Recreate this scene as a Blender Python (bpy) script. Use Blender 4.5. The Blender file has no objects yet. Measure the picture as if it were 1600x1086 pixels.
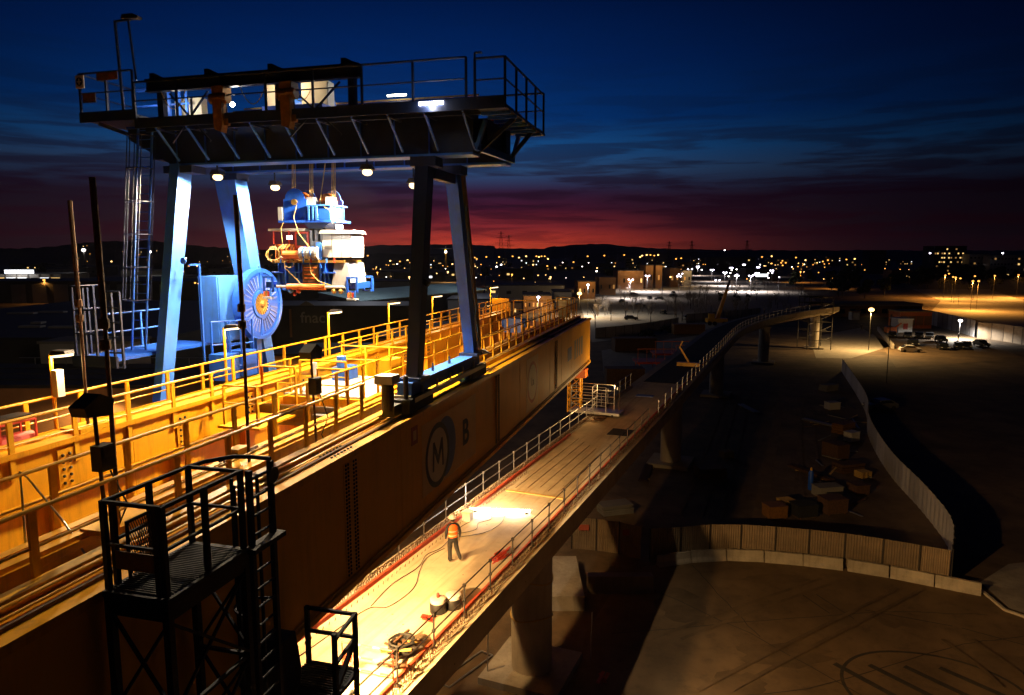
import bpy, math, random
from mathutils import Vector, Matrix
R = math.radians
random.seed(7)
sc = bpy.context.scene
COL = sc.collection

# ---------------------------------------------------------------- camera
CAM_Z = 20.5
PITCH = math.atan(145 / 1100)
cam_d = bpy.data.cameras.new('camera')
cam = bpy.data.objects.new('camera', cam_d)
COL.objects.link(cam)
cam.location = (0, 0, CAM_Z)
cam.rotation_euler = (math.pi / 2 - PITCH, 0, 0)
cam_d.sensor_width = 36.0
cam_d.lens = 36.0 * 1100 / 1600
cam_d.clip_start = 0.1
cam_d.clip_end = 20000
sc.camera = cam

# ---------------------------------------------------------------- colour management / cycles
vs = sc.view_settings
vs.view_transform = 'Standard'; vs.look = 'None'; vs.exposure = 0.0; vs.gamma = 1.0
vs.use_curve_mapping = False
cy = sc.cycles
cy.use_denoising = True
try: cy.denoiser = 'OPENIMAGEDENOISE'
except Exception: pass
cy.max_bounces = 6; cy.diffuse_bounces = 4; cy.glossy_bounces = 3; cy.transmission_bounces = 4
cy.use_light_tree = True
cy.sample_clamp_indirect = 4.0
cy.caustics_reflective = False; cy.caustics_refractive = False

def lin(r, g, b):
    f = lambda c: (c / 255) / 12.92 if c / 255 <= .04045 else ((c / 255 + .055) / 1.055) ** 2.4
    return (f(r), f(g), f(b), 1)

# ---------------------------------------------------------------- dusk sky
w = bpy.data.worlds.new('World'); sc.world = w; w.use_nodes = True
nt = w.node_tree; nt.nodes.clear()
def nd(t, **k):
    n = nt.nodes.new(t)
    for a, v in k.items(): setattr(n, a, v)
    return n
def lk(a, b): nt.links.new(a, b)
def mth(op, a, b=None, c=None):
    n = nd('ShaderNodeMath', operation=op)
    for i, v in enumerate((a, b, c)):
        if v is None: continue
        if isinstance(v, (int, float)): n.inputs[i].default_value = v
        else: lk(v, n.inputs[i])
    return n.outputs[0]
tc = nd('ShaderNodeTexCoord')
sep = nd('ShaderNodeSeparateXYZ'); lk(tc.outputs['Generated'], sep.inputs[0])
el = mth('MULTIPLY', mth('ARCSINE', sep.outputs[2]), 57.2958)            # elevation in degrees
az = mth('MULTIPLY', mth('ARCTAN2', sep.outputs[0], sep.outputs[1]), 57.2958)  # azimuth in degrees
GLOW = -9.0                                                              # where the sun went down
def ramp(fac, pts, interp='EASE'):
    n = nd('ShaderNodeValToRGB'); r = n.color_ramp; r.interpolation = interp
    while len(r.elements) < len(pts): r.elements.new(0.5)
    for e, (p, c) in zip(r.elements, pts): e.position = p; e.color = c
    lk(fac, n.inputs[0]); return n.outputs[0]
e01 = mth('DIVIDE', mth('MAXIMUM', el, 0.0), 30.0)
D_ = lambda d: d / 30.0
sky = ramp(e01, [(0, lin(222, 84, 48)), (D_(1.2), lin(196, 62, 46)), (D_(2.2), lin(132, 40, 44)), (D_(3.6), lin(66, 20, 40)),
                 (D_(5.0), lin(46, 26, 52)), (D_(6.6), lin(40, 70, 110)), (D_(8.2), lin(22, 72, 124)), (D_(10.5), lin(4, 46, 102)),
                 (D_(14.5), lin(1, 32, 84)), (D_(19), lin(0, 19, 60)), (1, lin(0, 10, 38))], 'LINEAR')
# away from the sunset the low sky is a dim purple grey
far_sky = ramp(e01, [(0, lin(52, 30, 36)), (D_(2.0), lin(42, 25, 35)), (D_(4.5), lin(36, 24, 40)), (D_(6.6), lin(40, 62, 96)), (D_(8.2), lin(22, 66, 116)), (D_(10.5), lin(4, 46, 102)), (D_(14.5), lin(1, 32, 84)), (D_(19), lin(0, 19, 60)), (1, lin(0, 10, 38))], 'LINEAR')
hz_ = mth('EXPONENT', mth('MULTIPLY', mth('POWER', mth('DIVIDE', mth('ABSOLUTE', mth('SUBTRACT', az, -0.5)), 13.5), 2.0), -1.0))
ms = nd('ShaderNodeMix', data_type='RGBA'); lk(hz_, ms.inputs[0]); lk(far_sky, ms.inputs[6]); lk(sky, ms.inputs[7]); sky = ms.outputs[2]
# streaky dusk cloud banks
cv = nd('ShaderNodeCombineXYZ')
lk(mth('MULTIPLY', az, 0.07), cv.inputs[0]); lk(mth('MULTIPLY', el, 0.8), cv.inputs[1])
nz = nd('ShaderNodeTexNoise'); nz.inputs['Scale'].default_value = 1.25; nz.inputs['Detail'].default_value = 7; nz.inputs['Roughness'].default_value = .58
nz.inputs['Distortion'].default_value = .35
lk(cv.outputs[0], nz.inputs['Vector'])
cl = nd('ShaderNodeMapRange'); cl.interpolation_type = 'SMOOTHSTEP'
cl.inputs[1].default_value = .43; cl.inputs[2].default_value = .58
lk(nz.outputs['Fac'], cl.inputs[0])
band = ramp(e01, [(0, (.25,)*3 + (1,)), (D_(1.6), (.7,)*3 + (1,)), (D_(4.5), (1.0,)*3 + (1,)), (D_(9), (.62,)*3 + (1,)), (D_(12), (.28,)*3 + (1,)), (D_(16), (.05,)*3 + (1,)), (1, (0, 0, 0, 1))], 'LINEAR')
cf = mth('MULTIPLY', mth('MULTIPLY', cl.outputs[0], band), .82)
ccol = ramp(e01, [(0, lin(66, 18, 26)), (D_(4), lin(36, 13, 30)), (D_(7), lin(24, 18, 38)), (D_(11), lin(10, 22, 52)), (1, lin(2, 12, 36))], 'LINEAR')
mx = nd('ShaderNodeMix', data_type='RGBA'); lk(cf, mx.inputs[0]); lk(sky, mx.inputs[6]); lk(ccol, mx.inputs[7])
# the glow fades with the angle from the sunset
da = mth('ABSOLUTE', mth('SUBTRACT', az, GLOW))
gl = mth('EXPONENT', mth('MULTIPLY', mth('POWER', mth('DIVIDE', da, 29.0), 2.0), -1.0))
gl = mth('MULTIPLY_ADD', gl, .94, .06)
sc_ = nd('ShaderNodeVectorMath', operation='SCALE'); lk(mx.outputs[2], sc_.inputs[0]); lk(gl, sc_.inputs['Scale'])
bg = nd('ShaderNodeBackground'); lk(sc_.outputs[0], bg.inputs[0]); bg.inputs[1].default_value = 1.2
wo = nd('ShaderNodeOutputWorld'); lk(bg.outputs[0], wo.inputs[0])

# ---------------------------------------------------------------- materials (all procedural)
MATS = {}
def M(name, col=(.5, .5, .5), rough=.6, metal=0, var=.25, scale=2.0, bump=0.0, bscale=30, dirt=0.0, dcol=(.05, .035, .02), emit=None, es=0, sample=True, stretch=None, dscale=1.2, ovar=0.0):
    m = bpy.data.materials.new(name); m.use_nodes = True; MATS[name] = m
    t = m.node_tree; b = t.nodes['Principled BSDF']
    b.inputs['Roughness'].default_value = rough; b.inputs['Metallic'].default_value = metal
    if emit:
        b.inputs['Base Color'].default_value = (*emit[:3], 1)
        b.inputs['Emission Color'].default_value = (*emit[:3], 1); b.inputs['Emission Strength'].default_value = es
        if not sample: m.cycles.emission_sampling = 'NONE'
        return m
    co = t.nodes.new('ShaderNodeTexCoord'); src = co.outputs['Object']
    if stretch:
        mp = t.nodes.new('ShaderNodeMapping'); mp.inputs['Scale'].default_value = stretch
        t.links.new(src, mp.inputs[0]); vsrc = mp.outputs[0]
    else: vsrc = src
    n = t.nodes.new('ShaderNodeTexNoise'); n.inputs['Scale'].default_value = scale; n.inputs['Detail'].default_value = 6; n.inputs['Roughness'].default_value = .62
    t.links.new(vsrc, n.inputs['Vector'])
    r = t.nodes.new('ShaderNodeValToRGB'); lo = 1 - var; hi = 1 + var
    r.color_ramp.elements[0].position = .32; r.color_ramp.elements[1].position = .68
    r.color_ramp.elements[0].color = (col[0]*lo, col[1]*lo, col[2]*lo, 1); r.color_ramp.elements[1].color = (min(1, col[0]*hi), min(1, col[1]*hi), min(1, col[2]*hi), 1)
    t.links.new(n.outputs['Fac'], r.inputs[0]); cur = r.outputs[0]
    if dirt:
        mp = t.nodes.new('ShaderNodeMapping'); mp.inputs['Scale'].default_value = (3.0, 3.0, .35)
        t.links.new(src, mp.inputs[0])
        n2 = t.nodes.new('ShaderNodeTexNoise'); n2.inputs['Scale'].default_value = dscale; n2.inputs['Detail'].default_value = 8; n2.inputs['Roughness'].default_value = .7
        t.links.new(mp.outputs[0], n2.inputs['Vector'])
        mr = t.nodes.new('ShaderNodeMapRange'); mr.inputs[1].default_value = .5; mr.inputs[2].default_value = .75; mr.inputs[4].default_value = dirt
        t.links.new(n2.outputs['Fac'], mr.inputs[0])
        mi = t.nodes.new('ShaderNodeMix'); mi.data_type = 'RGBA'; mi.inputs[7].default_value = (*dcol, 1)
        t.links.new(mr.outputs[0], mi.inputs[0]); t.links.new(cur, mi.inputs[6]); cur = mi.outputs[2]
    if ovar:
        oi = t.nodes.new('ShaderNodeObjectInfo'); mo_ = t.nodes.new('ShaderNodeMapRange'); mo_.inputs[3].default_value = 1-ovar; mo_.inputs[4].default_value = 1+ovar
        t.links.new(oi.outputs['Random'], mo_.inputs[0]); vm = t.nodes.new('ShaderNodeVectorMath'); vm.operation = 'SCALE'
        t.links.new(cur, vm.inputs[0]); t.links.new(mo_.outputs[0], vm.inputs['Scale']); cur = vm.outputs[0]
    t.links.new(cur, b.inputs['Base Color'])
    n3 = t.nodes.new('ShaderNodeTexNoise'); n3.inputs['Scale'].default_value = bscale; n3.inputs['Detail'].default_value = 4
    t.links.new(src, n3.inputs['Vector'])
    rr = t.nodes.new('ShaderNodeMapRange'); rr.inputs[3].default_value = max(.05, rough - .12); rr.inputs[4].default_value = min(1, rough + .14)
    t.links.new(n3.outputs['Fac'], rr.inputs[0]); t.links.new(rr.outputs[0], b.inputs['Roughness'])
    if bump:
        bp = t.nodes.new('ShaderNodeBump'); bp.inputs['Strength'].default_value = bump; bp.inputs['Distance'].default_value = .02
        t.links.new(n3.outputs['Fac'], bp.inputs['Height']); t.links.new(bp.outputs[0], b.inputs['Normal'])
    return m
M('yellow', (.80, .37, .005), .42, 0, .10, 1.3, .05, 18, .55, (.16, .08, .01))
M('yellow_rail', (.82, .41, .01), .4, 0, .12, 4, 0, 20, .35, (.2, .1, .02))
M('yellow_face', (.84, .42, .03), .6, 0, .07, .5, .03, 12, .3, (.36, .18, .02))
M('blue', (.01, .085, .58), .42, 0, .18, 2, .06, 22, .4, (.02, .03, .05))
M('blue_pale', (.035, .16, .70), .4, 0, .14, 2, .05, 18, .4, (.05, .08, .12))  # paler copy of the crane blue, lamplight put into its colour
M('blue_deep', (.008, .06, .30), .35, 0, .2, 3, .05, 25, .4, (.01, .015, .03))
M('blue_dark', (.010, .022, .075), .5, 0, .2, 2, .05, 20, .3, (.03, .02, .012))  # darker copy of the crane blue, shade put into its colour
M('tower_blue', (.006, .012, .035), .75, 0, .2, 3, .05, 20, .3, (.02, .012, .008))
M('galv', (.42, .42, .43), .38, .7, .18, 8, .03, 40, .25, (.12, .1, .08))
M('steel_dark', (.055, .05, .048), .5, .5, .3, 6, .05, 30)
M('rust', (.10, .05, .025), .75, .2, .4, 7, .12, 40)
M('black', (.012, .012, .013), .45, 0, .25, 6, .03, 40)
M('rubber', (.015, .015, .016), .7, 0, .2, 6)
M('grey_white', (.36, .37, .40), .45, 0, .12, 3, .04, 25, .5, (.12, .1, .08))
M('white_panel', (.72, .70, .66), .45, 0, .08, 2, .02, 20, .2, (.3, .26, .2))
M('cream', (.72, .64, .46), .5, 0, .08, 2, .02, 20, .2, (.3, .22, .12))
M('red', (.48, .04, .02), .5, 0, .2, 3, .04, 25, .3, (.1, .02, .01))
M('red_timber', (.5, .07, .025), .65, 0, .3, 5, .06, 25, .35, (.16, .04, .02), ovar=.3)
M('orange', (.75, .18, .03), .5, 0, .15, 4, .03, 25)
M('ochre', (.20, .09, .015), .6, .1, .3, 6, .05, 30)
M('lavender', (.10, .15, .50), .5, 0, .1, 4)
M('brass', (.6, .36, .1), .35, .8, .25, 9)
M('cable', (.5, .33, .1), .6, 0, .2, 9)
M('concrete', (.36, .32, .27), .85, 0, .22, .8, .35, 14, .45, (.15, .12, .09))
M('concrete_pale', (.48, .42, .33), .85, 0, .16, 1.2, .3, 14, .5, (.16, .13, .1), ovar=.12)
M('pier', (.48, .42, .35), .8, 0, .14, .7, .2, 10, .35, (.17, .14, .11))
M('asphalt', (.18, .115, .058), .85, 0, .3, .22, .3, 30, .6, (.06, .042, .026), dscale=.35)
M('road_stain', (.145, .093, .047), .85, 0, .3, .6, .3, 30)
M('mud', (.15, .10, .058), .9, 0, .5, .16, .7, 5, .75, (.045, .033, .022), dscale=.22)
M('paint_white', (.55, .55, .52), .6, 0, .25, 3)
M('paint_dark', (.05, .04, .03), .8, 0, .3, 2)
M('fence_sheet', (.27, .20, .13), .55, .1, .15, 1.5, .05, 20, .4, (.1, .08, .06), ovar=.22)
M('fence_white', (.42, .41, .42), .5, 0, .15, .6, .05, 20, .45, (.18, .16, .14), ovar=.25)
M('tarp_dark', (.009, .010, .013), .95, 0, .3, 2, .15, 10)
M('roof_dark', (.022, .022, .026), .7, 0, .3, .2, .1, 6)
M('roof_teal', (.24, .36, .36), .5, .2, .15, .3)
M('wall_orange', (.34, .17, .07), .8, 0, .2, .3, .1, 6)
M('wall_grey', (.22, .21, .2), .8, 0, .2, .2, .1, 6)
M('wall_pale', (.42, .40, .38), .8, 0, .15, .2)
M('wall_dark', (.05, .045, .045), .8, 0, .25, .2)
M('glass_dark', (.015, .018, .022), .12, 0, .2, 1)
M('bark', (.10, .085, .07), .9, 0, .3, 4, .3, 20)
M('twig', (.30, .25, .21), .9, 0, .3, 1)
M('leaf', (.035, .06, .018), .8, 0, .5, .5)
M('leaf_dark', (.02, .03, .014), .85, 0, .5, .3)
M('hill', (.11, .085, .10), .95, 0, .3, .01)
M('car_dark', (.02, .021, .024), .3, .3, .2, 2)
M('car_grey', (.16, .165, .17), .3, .4, .15, 2)
M('car_white', (.6, .6, .6), .3, 0, .08, 2)
M('skin', (.45, .26, .18), .6, 0, .1, 9)
M('vest', (.95, .16, .02), .6, 0, .12, 9, .1, 40)
M('vest_stripe', (.55, .50, .36), .3, 0, .1, 9)
M('cloth_dark', (.016, .016, .02), .85, 0, .3, 9, .2, 40)
M('cloth_trousers', (.018, .017, .018), .85, 0, .3, 9, .2, 40)
M('helmet', (.72, .72, .70), .35, 0, .06, 9)
M('mark_pale', (.78, .52, .22), .6, 0, .06, 2)
M('mark_navy', (.02, .025, .06), .6, 0, .1, 2)
M('mark_blue', (.10, .17, .5), .6, 0, .1, 2)
M('mark_disc', (.72, .66, .54), .6, 0, .08, 2)
M('mark_red', (.42, .09, .05), .6, 0, .1, 2)
M('mark_grey', (.30, .29, .28), .6, 0, .1, 2)
WARM = (1.0, .74, .44); SODIUM = (1.0, .42, .07); DECKW = (1.0, .57, .20); COOL = (.86, .88, 1.0); WHITE = (1, .93, .82); YEL = (1.0, .62, .22)
M('glow_warm', emit=(1, .70, .34), es=3.2)
M('glow_yellow', emit=(1, .76, .40), es=3.5)
M('glow_white', emit=(1, .93, .85), es=40)
M('glow_tube', emit=(1, .86, .62), es=28)
M('glow_sodium', emit=(1, .40, .07), es=2.8, sample=False)
M('glow_amber', emit=(1, .56, .18), es=5, sample=False)
M('glow_cool', emit=(.88, .82, 1.0), es=9, sample=False)
M('glow_far_white', emit=(1, .9, .8), es=9, sample=False)
M('window_warm', emit=(1, .62, .2), es=1.3, sample=False)
M('window_white', emit=(.92, .95, 1), es=2.4, sample=False)
M('window_dim', emit=(1, .5, .14), es=.35, sample=False)
M('sign_blue', emit=(.2, .5, 1), es=4, sample=False)
M('cab_glow', emit=(1, .80, .48), es=1.1, sample=False)

# ---------------------------------------------------------------- mesh helpers
class MB:
    def __init__(s): s.v = []; s.f = []
    def add(s, vs_, fs):
        o = len(s.v); s.v += [tuple(q) for q in vs_]; s.f += [tuple(i + o for i in f) for f in fs]; return s
    def box(s, x0, x1, y0, y1, z0, z1):
        return s.add([(x0, y0, z0), (x1, y0, z0), (x1, y1, z0), (x0, y1, z0), (x0, y0, z1), (x1, y0, z1), (x1, y1, z1), (x0, y1, z1)],
                     [(0, 3, 2, 1), (4, 5, 6, 7), (0, 1, 5, 4), (1, 2, 6, 5), (2, 3, 7, 6), (3, 0, 4, 7)])
    def cb(s, x, y, z, dx, dy, dz): return s.box(x-dx/2, x+dx/2, y-dy/2, y+dy/2, z, z+dz)
    def bar(s, p, q, a, b=None, up=(0, 0, 1), a1=None, b1=None):
        b = a if b is None else b; a1 = a if a1 is None else a1; b1 = b if b1 is None else b1
        p = Vector(p); q = Vector(q); d = (q - p).normalized(); up = Vector(up)
        if abs(d.dot(up)) > .98: up = Vector((0, 1, 0))
        r = d.cross(up).normalized(); u = r.cross(d).normalized()
        vs_ = []
        for c, aa, bb in ((p, a, b), (q, a1, b1)):
            for i, j in ((-1, -1), (1, -1), (1, 1), (-1, 1)): vs_.append(c + r * (aa/2*i) + u * (bb/2*j))
        return s.add(vs_, [(0, 1, 2, 3), (7, 6, 5, 4), (0, 4, 5, 1), (1, 5, 6, 2), (2, 6, 7, 3), (3, 7, 4, 0)])
    def path(s, pts, r, n=6, r1=None):
        pts = [Vector(p) for p in pts]; o = len(s.v); m = len(pts); r1 = r if r1 is None else r1
        for k, p in enumerate(pts):
            d = (pts[min(k+1, m-1)] - pts[max(k-1, 0)]).normalized()
            up = Vector((0, 0, 1)) if abs(d.z) < .95 else Vector((0, 1, 0))
            a = d.cross(up).normalized(); b = a.cross(d).normalized(); rr = r + (r1 - r) * k / max(1, m-1)
            for i in range(n):
                t = 2*math.pi*i/n; s.v.append(tuple(p + a*(rr*math.cos(t)) + b*(rr*math.sin(t))))
        for k in range(m-1):
            for i in range(n):
                j = (i+1) % n; s.f.append((o+k*n+i, o+k*n+j, o+(k+1)*n+j, o+(k+1)*n+i))
        s.f.append(tuple(o+i for i in reversed(range(n)))); s.f.append(tuple(o+(m-1)*n+i for i in range(n)))
        return s
    def tube(s, p, q, r, n=8, r1=None): return s.path([p, q], r, n, r1)
    def prism(s, poly, a0, a1, axis='y'):
        f = {'y': lambda u, v, a: (u, a, v), 'x': lambda u, v, a: (a, u, v), 'z': lambda u, v, a: (u, v, a)}[axis]
        n = len(poly)
        return s.add([f(u, v, a0) for u, v in poly] + [f(u, v, a1) for u, v in poly],
                     [tuple(reversed(range(n))), tuple(range(n, 2*n))] + [(i, (i+1) % n, (i+1) % n + n, i + n) for i in range(n)])
    def lathe(s, prof, c, n=16, axis='z'):
        o = len(s.v); k = len(prof)
        for r, h in prof:
            for i in range(n):
                t = 2*math.pi*i/n; a, b = r*math.cos(t), r*math.sin(t)
                q = (a, b, h) if axis == 'z' else ((h, a, b) if axis == 'x' else (a, h, b))
                s.v.append((c[0]+q[0], c[1]+q[1], c[2]+q[2]))
        for j in range(k-1):
            for i in range(n):
                i2 = (i+1) % n; s.f.append((o+j*n+i, o+j*n+i2, o+(j+1)*n+i2, o+(j+1)*n+i))
        s.f.append(tuple(o+i for i in reversed(range(n)))); s.f.append(tuple(o+(k-1)*n+i for i in range(n)))
        return s
    def ball(s, c, r, n=8, m=5, sz=1.0):
        return s.lathe([(r*math.sin(math.pi*(j+.02)/(m+.04)), -r*sz*math.cos(math.pi*(j+.02)/(m+.04))) for j in range(m+1)], c, n)
    def mesh(s, name, off=(0, 0, 0), smooth=False):
        me = bpy.data.meshes.new(name)
        ox, oy, oz = off
        me.from_pydata([(x-ox, y-oy, z-oz) for x, y, z in s.v], [], s.f)
        me.validate(); me.update()
        import bmesh
        bm = bmesh.new(); bm.from_mesh(me); bmesh.ops.recalc_face_normals(bm, faces=bm.faces); bm.to_mesh(me); bm.free()
        if smooth:
            me.polygons.foreach_set('use_smooth', [True]*len(me.polygons))
            try: me.set_sharp_from_angle(angle=R(40))
            except Exception: pass
        return me
def rot(deg, x, y):
    a = R(deg); return (x*math.cos(a) + y*math.sin(a), -x*math.sin(a) + y*math.cos(a))
def tags(o, label=None, cat=None, group=None, kind=None):
    for k, v in (('label', label), ('category', cat), ('group', group), ('kind', kind)):
        if v: o[k] = v
    return o
def link(me, name, m, parent=None):
    o = bpy.data.objects.new(name, me); COL.objects.link(o)
    if m is not None:
        me.materials.clear(); me.materials.append(MATS[m])
    if parent is not None: o.parent = parent
    return o
class T:
    """a thing: an Empty at its base in a plan frame turned by deg; parts are given in that frame's coordinates"""
    def __init__(s, name, label, cat, base, deg=0, group=None):
        s.b = base; s.o = bpy.data.objects.new(name, None); COL.objects.link(s.o)
        x, y = rot(deg, base[0], base[1]); s.o.location = (x, y, base[2]); s.o.rotation_euler = (0, 0, -R(deg))
        s.o.empty_display_size = .3
        tags(s.o, label, cat, group)
    def p(s, name, mb, m, parent=None, kind=None, smooth=False, label=None):
        o = link(mb.mesh(name, s.b, smooth), name, m, parent or s.o)
        return tags(o, label=label, kind=kind)
    def rep(s, name, mb, m, spots, parent=None):
        """the same small piece at many spots (shared mesh)"""
        me = mb.mesh(name); out = []
        for q in spots:
            o = link(me, name, m if not out else None, parent or s.o)
            o.location = (q[0]-s.b[0], q[1]-s.b[1], q[2]-s.b[2])
            if len(q) > 3: o.rotation_euler = (0, 0, q[3])
            out.append(o)
        return out
    def light(s, pos, power, col, radius=.1, spot=None, blend=.4, target=None):
        d = bpy.data.lights.new('bulb', 'SPOT' if spot else 'POINT'); d.energy = power; d.color = col; d.shadow_soft_size = radius
        o = bpy.data.objects.new('bulb', d); COL.objects.link(o); o.parent = s.o
        o.location = tuple(pos[i]-s.b[i] for i in range(3))
        if spot:
            d.spot_size = R(spot); d.spot_blend = blend
            if target: o.rotation_euler = (Vector(target) - Vector(pos)).to_track_quat('-Z', 'Y').to_euler()
        return o
def one(name, mb, m, label=None, cat=None, base=(0, 0, 0), deg=0, group=None, kind=None, smooth=False):
    o = link(mb.mesh(name, base, smooth), name, m)
    x, y = rot(deg, base[0], base[1]); o.location = (x, y, base[2]); o.rotation_euler = (0, 0, -R(deg))
    return tags(o, label, cat, group, kind)
def dup(root, loc, rz=0.0, label=None, group=None, scale=None):
    def cp(o, par):
        c = o.copy(); COL.objects.link(c); c.parent = par
        for ch in list(o.children): cp(ch, c)
        return c
    r = cp(root, None); r.location = loc; r.rotation_euler = (0, 0, rz)
    if scale: r.scale = scale
    return tags(r, label, None, group)
def at(px, py, z=0.0):
    """ground point seen at a photo pixel (used to survey where things stand)"""
    a = (px-800)/1100; b = (543-py)/1100
    rx, ry, rz = a, math.cos(PITCH)+b*math.sin(PITCH), -math.sin(PITCH)+b*math.cos(PITCH)
    k = (z-CAM_Z)/rz; return (rx*k, ry*k, z)
def px_at(px, Y): return (px-800)/1100*(Y*math.cos(PITCH)+CAM_Z*math.sin(PITCH))
GD = 15.1      # heading of the launching girders
DD = 22.75     # heading of the viaduct deck
# ================================================================ GROUND AND ROADS
one('ground', MB().add([(-4500, -300, 0), (4500, -300, 0), (4500, 4300, 0), (-4500, 4300, 0)], [(0, 1, 2, 3)]), 'mud', kind='structure')
def sheet(name, pts, z, m): return one(name, MB().add([(x, y, z) for x, y in pts], [tuple(range(len(pts)))]), m, kind='structure')
FENCE = [at(900, 860)[:2], at(1025, 880)[:2], (13.2, 45.9), at(1190, 872)[:2], at(1330, 887)[:2], at(1482, 915)[:2]]
FENCE[0] = (FENCE[1][0]-.4, FENCE[1][1]+.3)
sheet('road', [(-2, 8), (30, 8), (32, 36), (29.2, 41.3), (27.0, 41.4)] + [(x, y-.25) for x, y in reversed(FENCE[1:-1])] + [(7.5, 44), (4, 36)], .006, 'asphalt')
sheet('pavement', [(29.4, 41.9), (28.9, 38.6), (31, 36), (60, 30), (70, 52), (33, 44.5)], .13, 'concrete')
one('kerb', MB().bar((28.9, 41.9, .07), (28.6, 38.5, .07), .16, .14).bar((28.6, 38.5, .07), (31, 35.4, .07), .16, .14), 'concrete_pale', kind='structure')
def ribbon(pts, w_, z):
    mb = MB(); P_ = [Vector((p[0], p[1], 0)) for p in pts]
    for i, p in enumerate(P_):
        d = (P_[min(i+1, len(P_)-1)]-P_[max(i-1, 0)]).normalized(); nn = Vector((-d.y, d.x, 0))*(w_/2)
        mb.v += [tuple(p-nn)[:2]+(z,), tuple(p+nn)[:2]+(z,)]
    for i in range(len(P_)-1): mb.f.append((2*i, 2*i+2, 2*i+3, 2*i+1))
    return mb
# painted hatch island on the road
cx_, cy_ = 19.6, 30.9
loop = [(cx_+4.6*math.cos(t)*(1.0 if math.cos(t) > 0 else .8), cy_+3.4*math.sin(t)) for t in [2*math.pi*i/48 for i in range(49)]]
one('road_marking', ribbon(loop, .17, .012), 'paint_dark', kind='structure')
for k in range(4):
    x0 = cx_-2.4+k*1.7; one('road_marking', ribbon([(x0-.9, cy_+2.3-.12*k), (x0+1.9, cy_-2.3+.12*k)], .34, .016), 'paint_dark', kind='structure')
for k, (a, b) in enumerate((((20.5, 38.6), (24.5, 36.8)), ((24.9, 36.6), (27.5, 34.6)), ((18.5, 40.5), (19.4, 37.6)), ((17.6, 40.6), (18.3, 38.2)))): one('road_marking', ribbon([a, b], .07, .02), 'paint_dark', kind='structure')
# joints and patches in the road surface
rj = random.Random(4)
for k, pts in enumerate((((8, 42), (13, 36), (18, 28), (21, 20)), ((5.5, 36), (14, 37.4), (22, 38.4), (28, 38)), ((6, 30), (14, 31), (24, 35), (29, 36)), ((12, 44.6), (12.6, 40), (13.5, 35)))):
    P_ = []
    for a, b in zip(pts, pts[1:]):
        for i in range(8): t_ = i/8; P_.append((a[0]+(b[0]-a[0])*t_+rj.uniform(-.06, .06), a[1]+(b[1]-a[1])*t_+rj.uniform(-.06, .06)))
    one('road_joint', ribbon(P_, .05, .024+.003*k), 'paint_dark', kind='structure')
for k, (x, y, rx, ry) in enumerate(((14, 34, 2.6, 1.2), (22, 37.5, 1.8, 1.0), (10, 39, 1.6, 2.2), (25, 33, 2.0, 1.3), (11, 31.5, 1.5, 1.0), (17, 42.5, 2.4, .7))):
    pts = [(x+rx*math.cos(a)*rj.uniform(.7, 1.15), y+ry*math.sin(a)*rj.uniform(.7, 1.15)) for a in [2*math.pi*i/18 for i in range(18)]]
    sheet('road_patch', pts, .009+.0004*k, 'road_stain')
sheet('parking_lot', [at(925, 535)[:2], at(1190, 506)[:2], at(1275, 470)[:2], at(1235, 441)[:2], at(1000, 439)[:2], at(905, 470)[:2]], .02, 'concrete_pale')
sheet('site_slab', [at(985, 655)[:2], at(945, 600)[:2], at(940, 548)[:2], at(1060, 528)[:2], at(1115, 520)[:2], at(1060, 560)[:2]], .02, 'concrete')
sheet('site_slab', [at(1265, 527)[:2], at(1345, 512)[:2], at(1395, 540)[:2], at(1330, 560)[:2], at(1275, 560)[:2]], .02, 'concrete')
sheet('car_yard', [at(1360, 512)[:2], at(1500, 512)[:2], at(1600, 560)[:2], at(1400, 575)[:2]], .02, 'asphalt')
sheet('avenue', [at(1425, 452)[:2], at(1545, 452)[:2], at(1600, 470)[:2], at(1600, 522)[:2], at(1520, 498)[:2], at(1455, 486)[:2], at(1470, 470)[:2]], .03, 'concrete')
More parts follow.
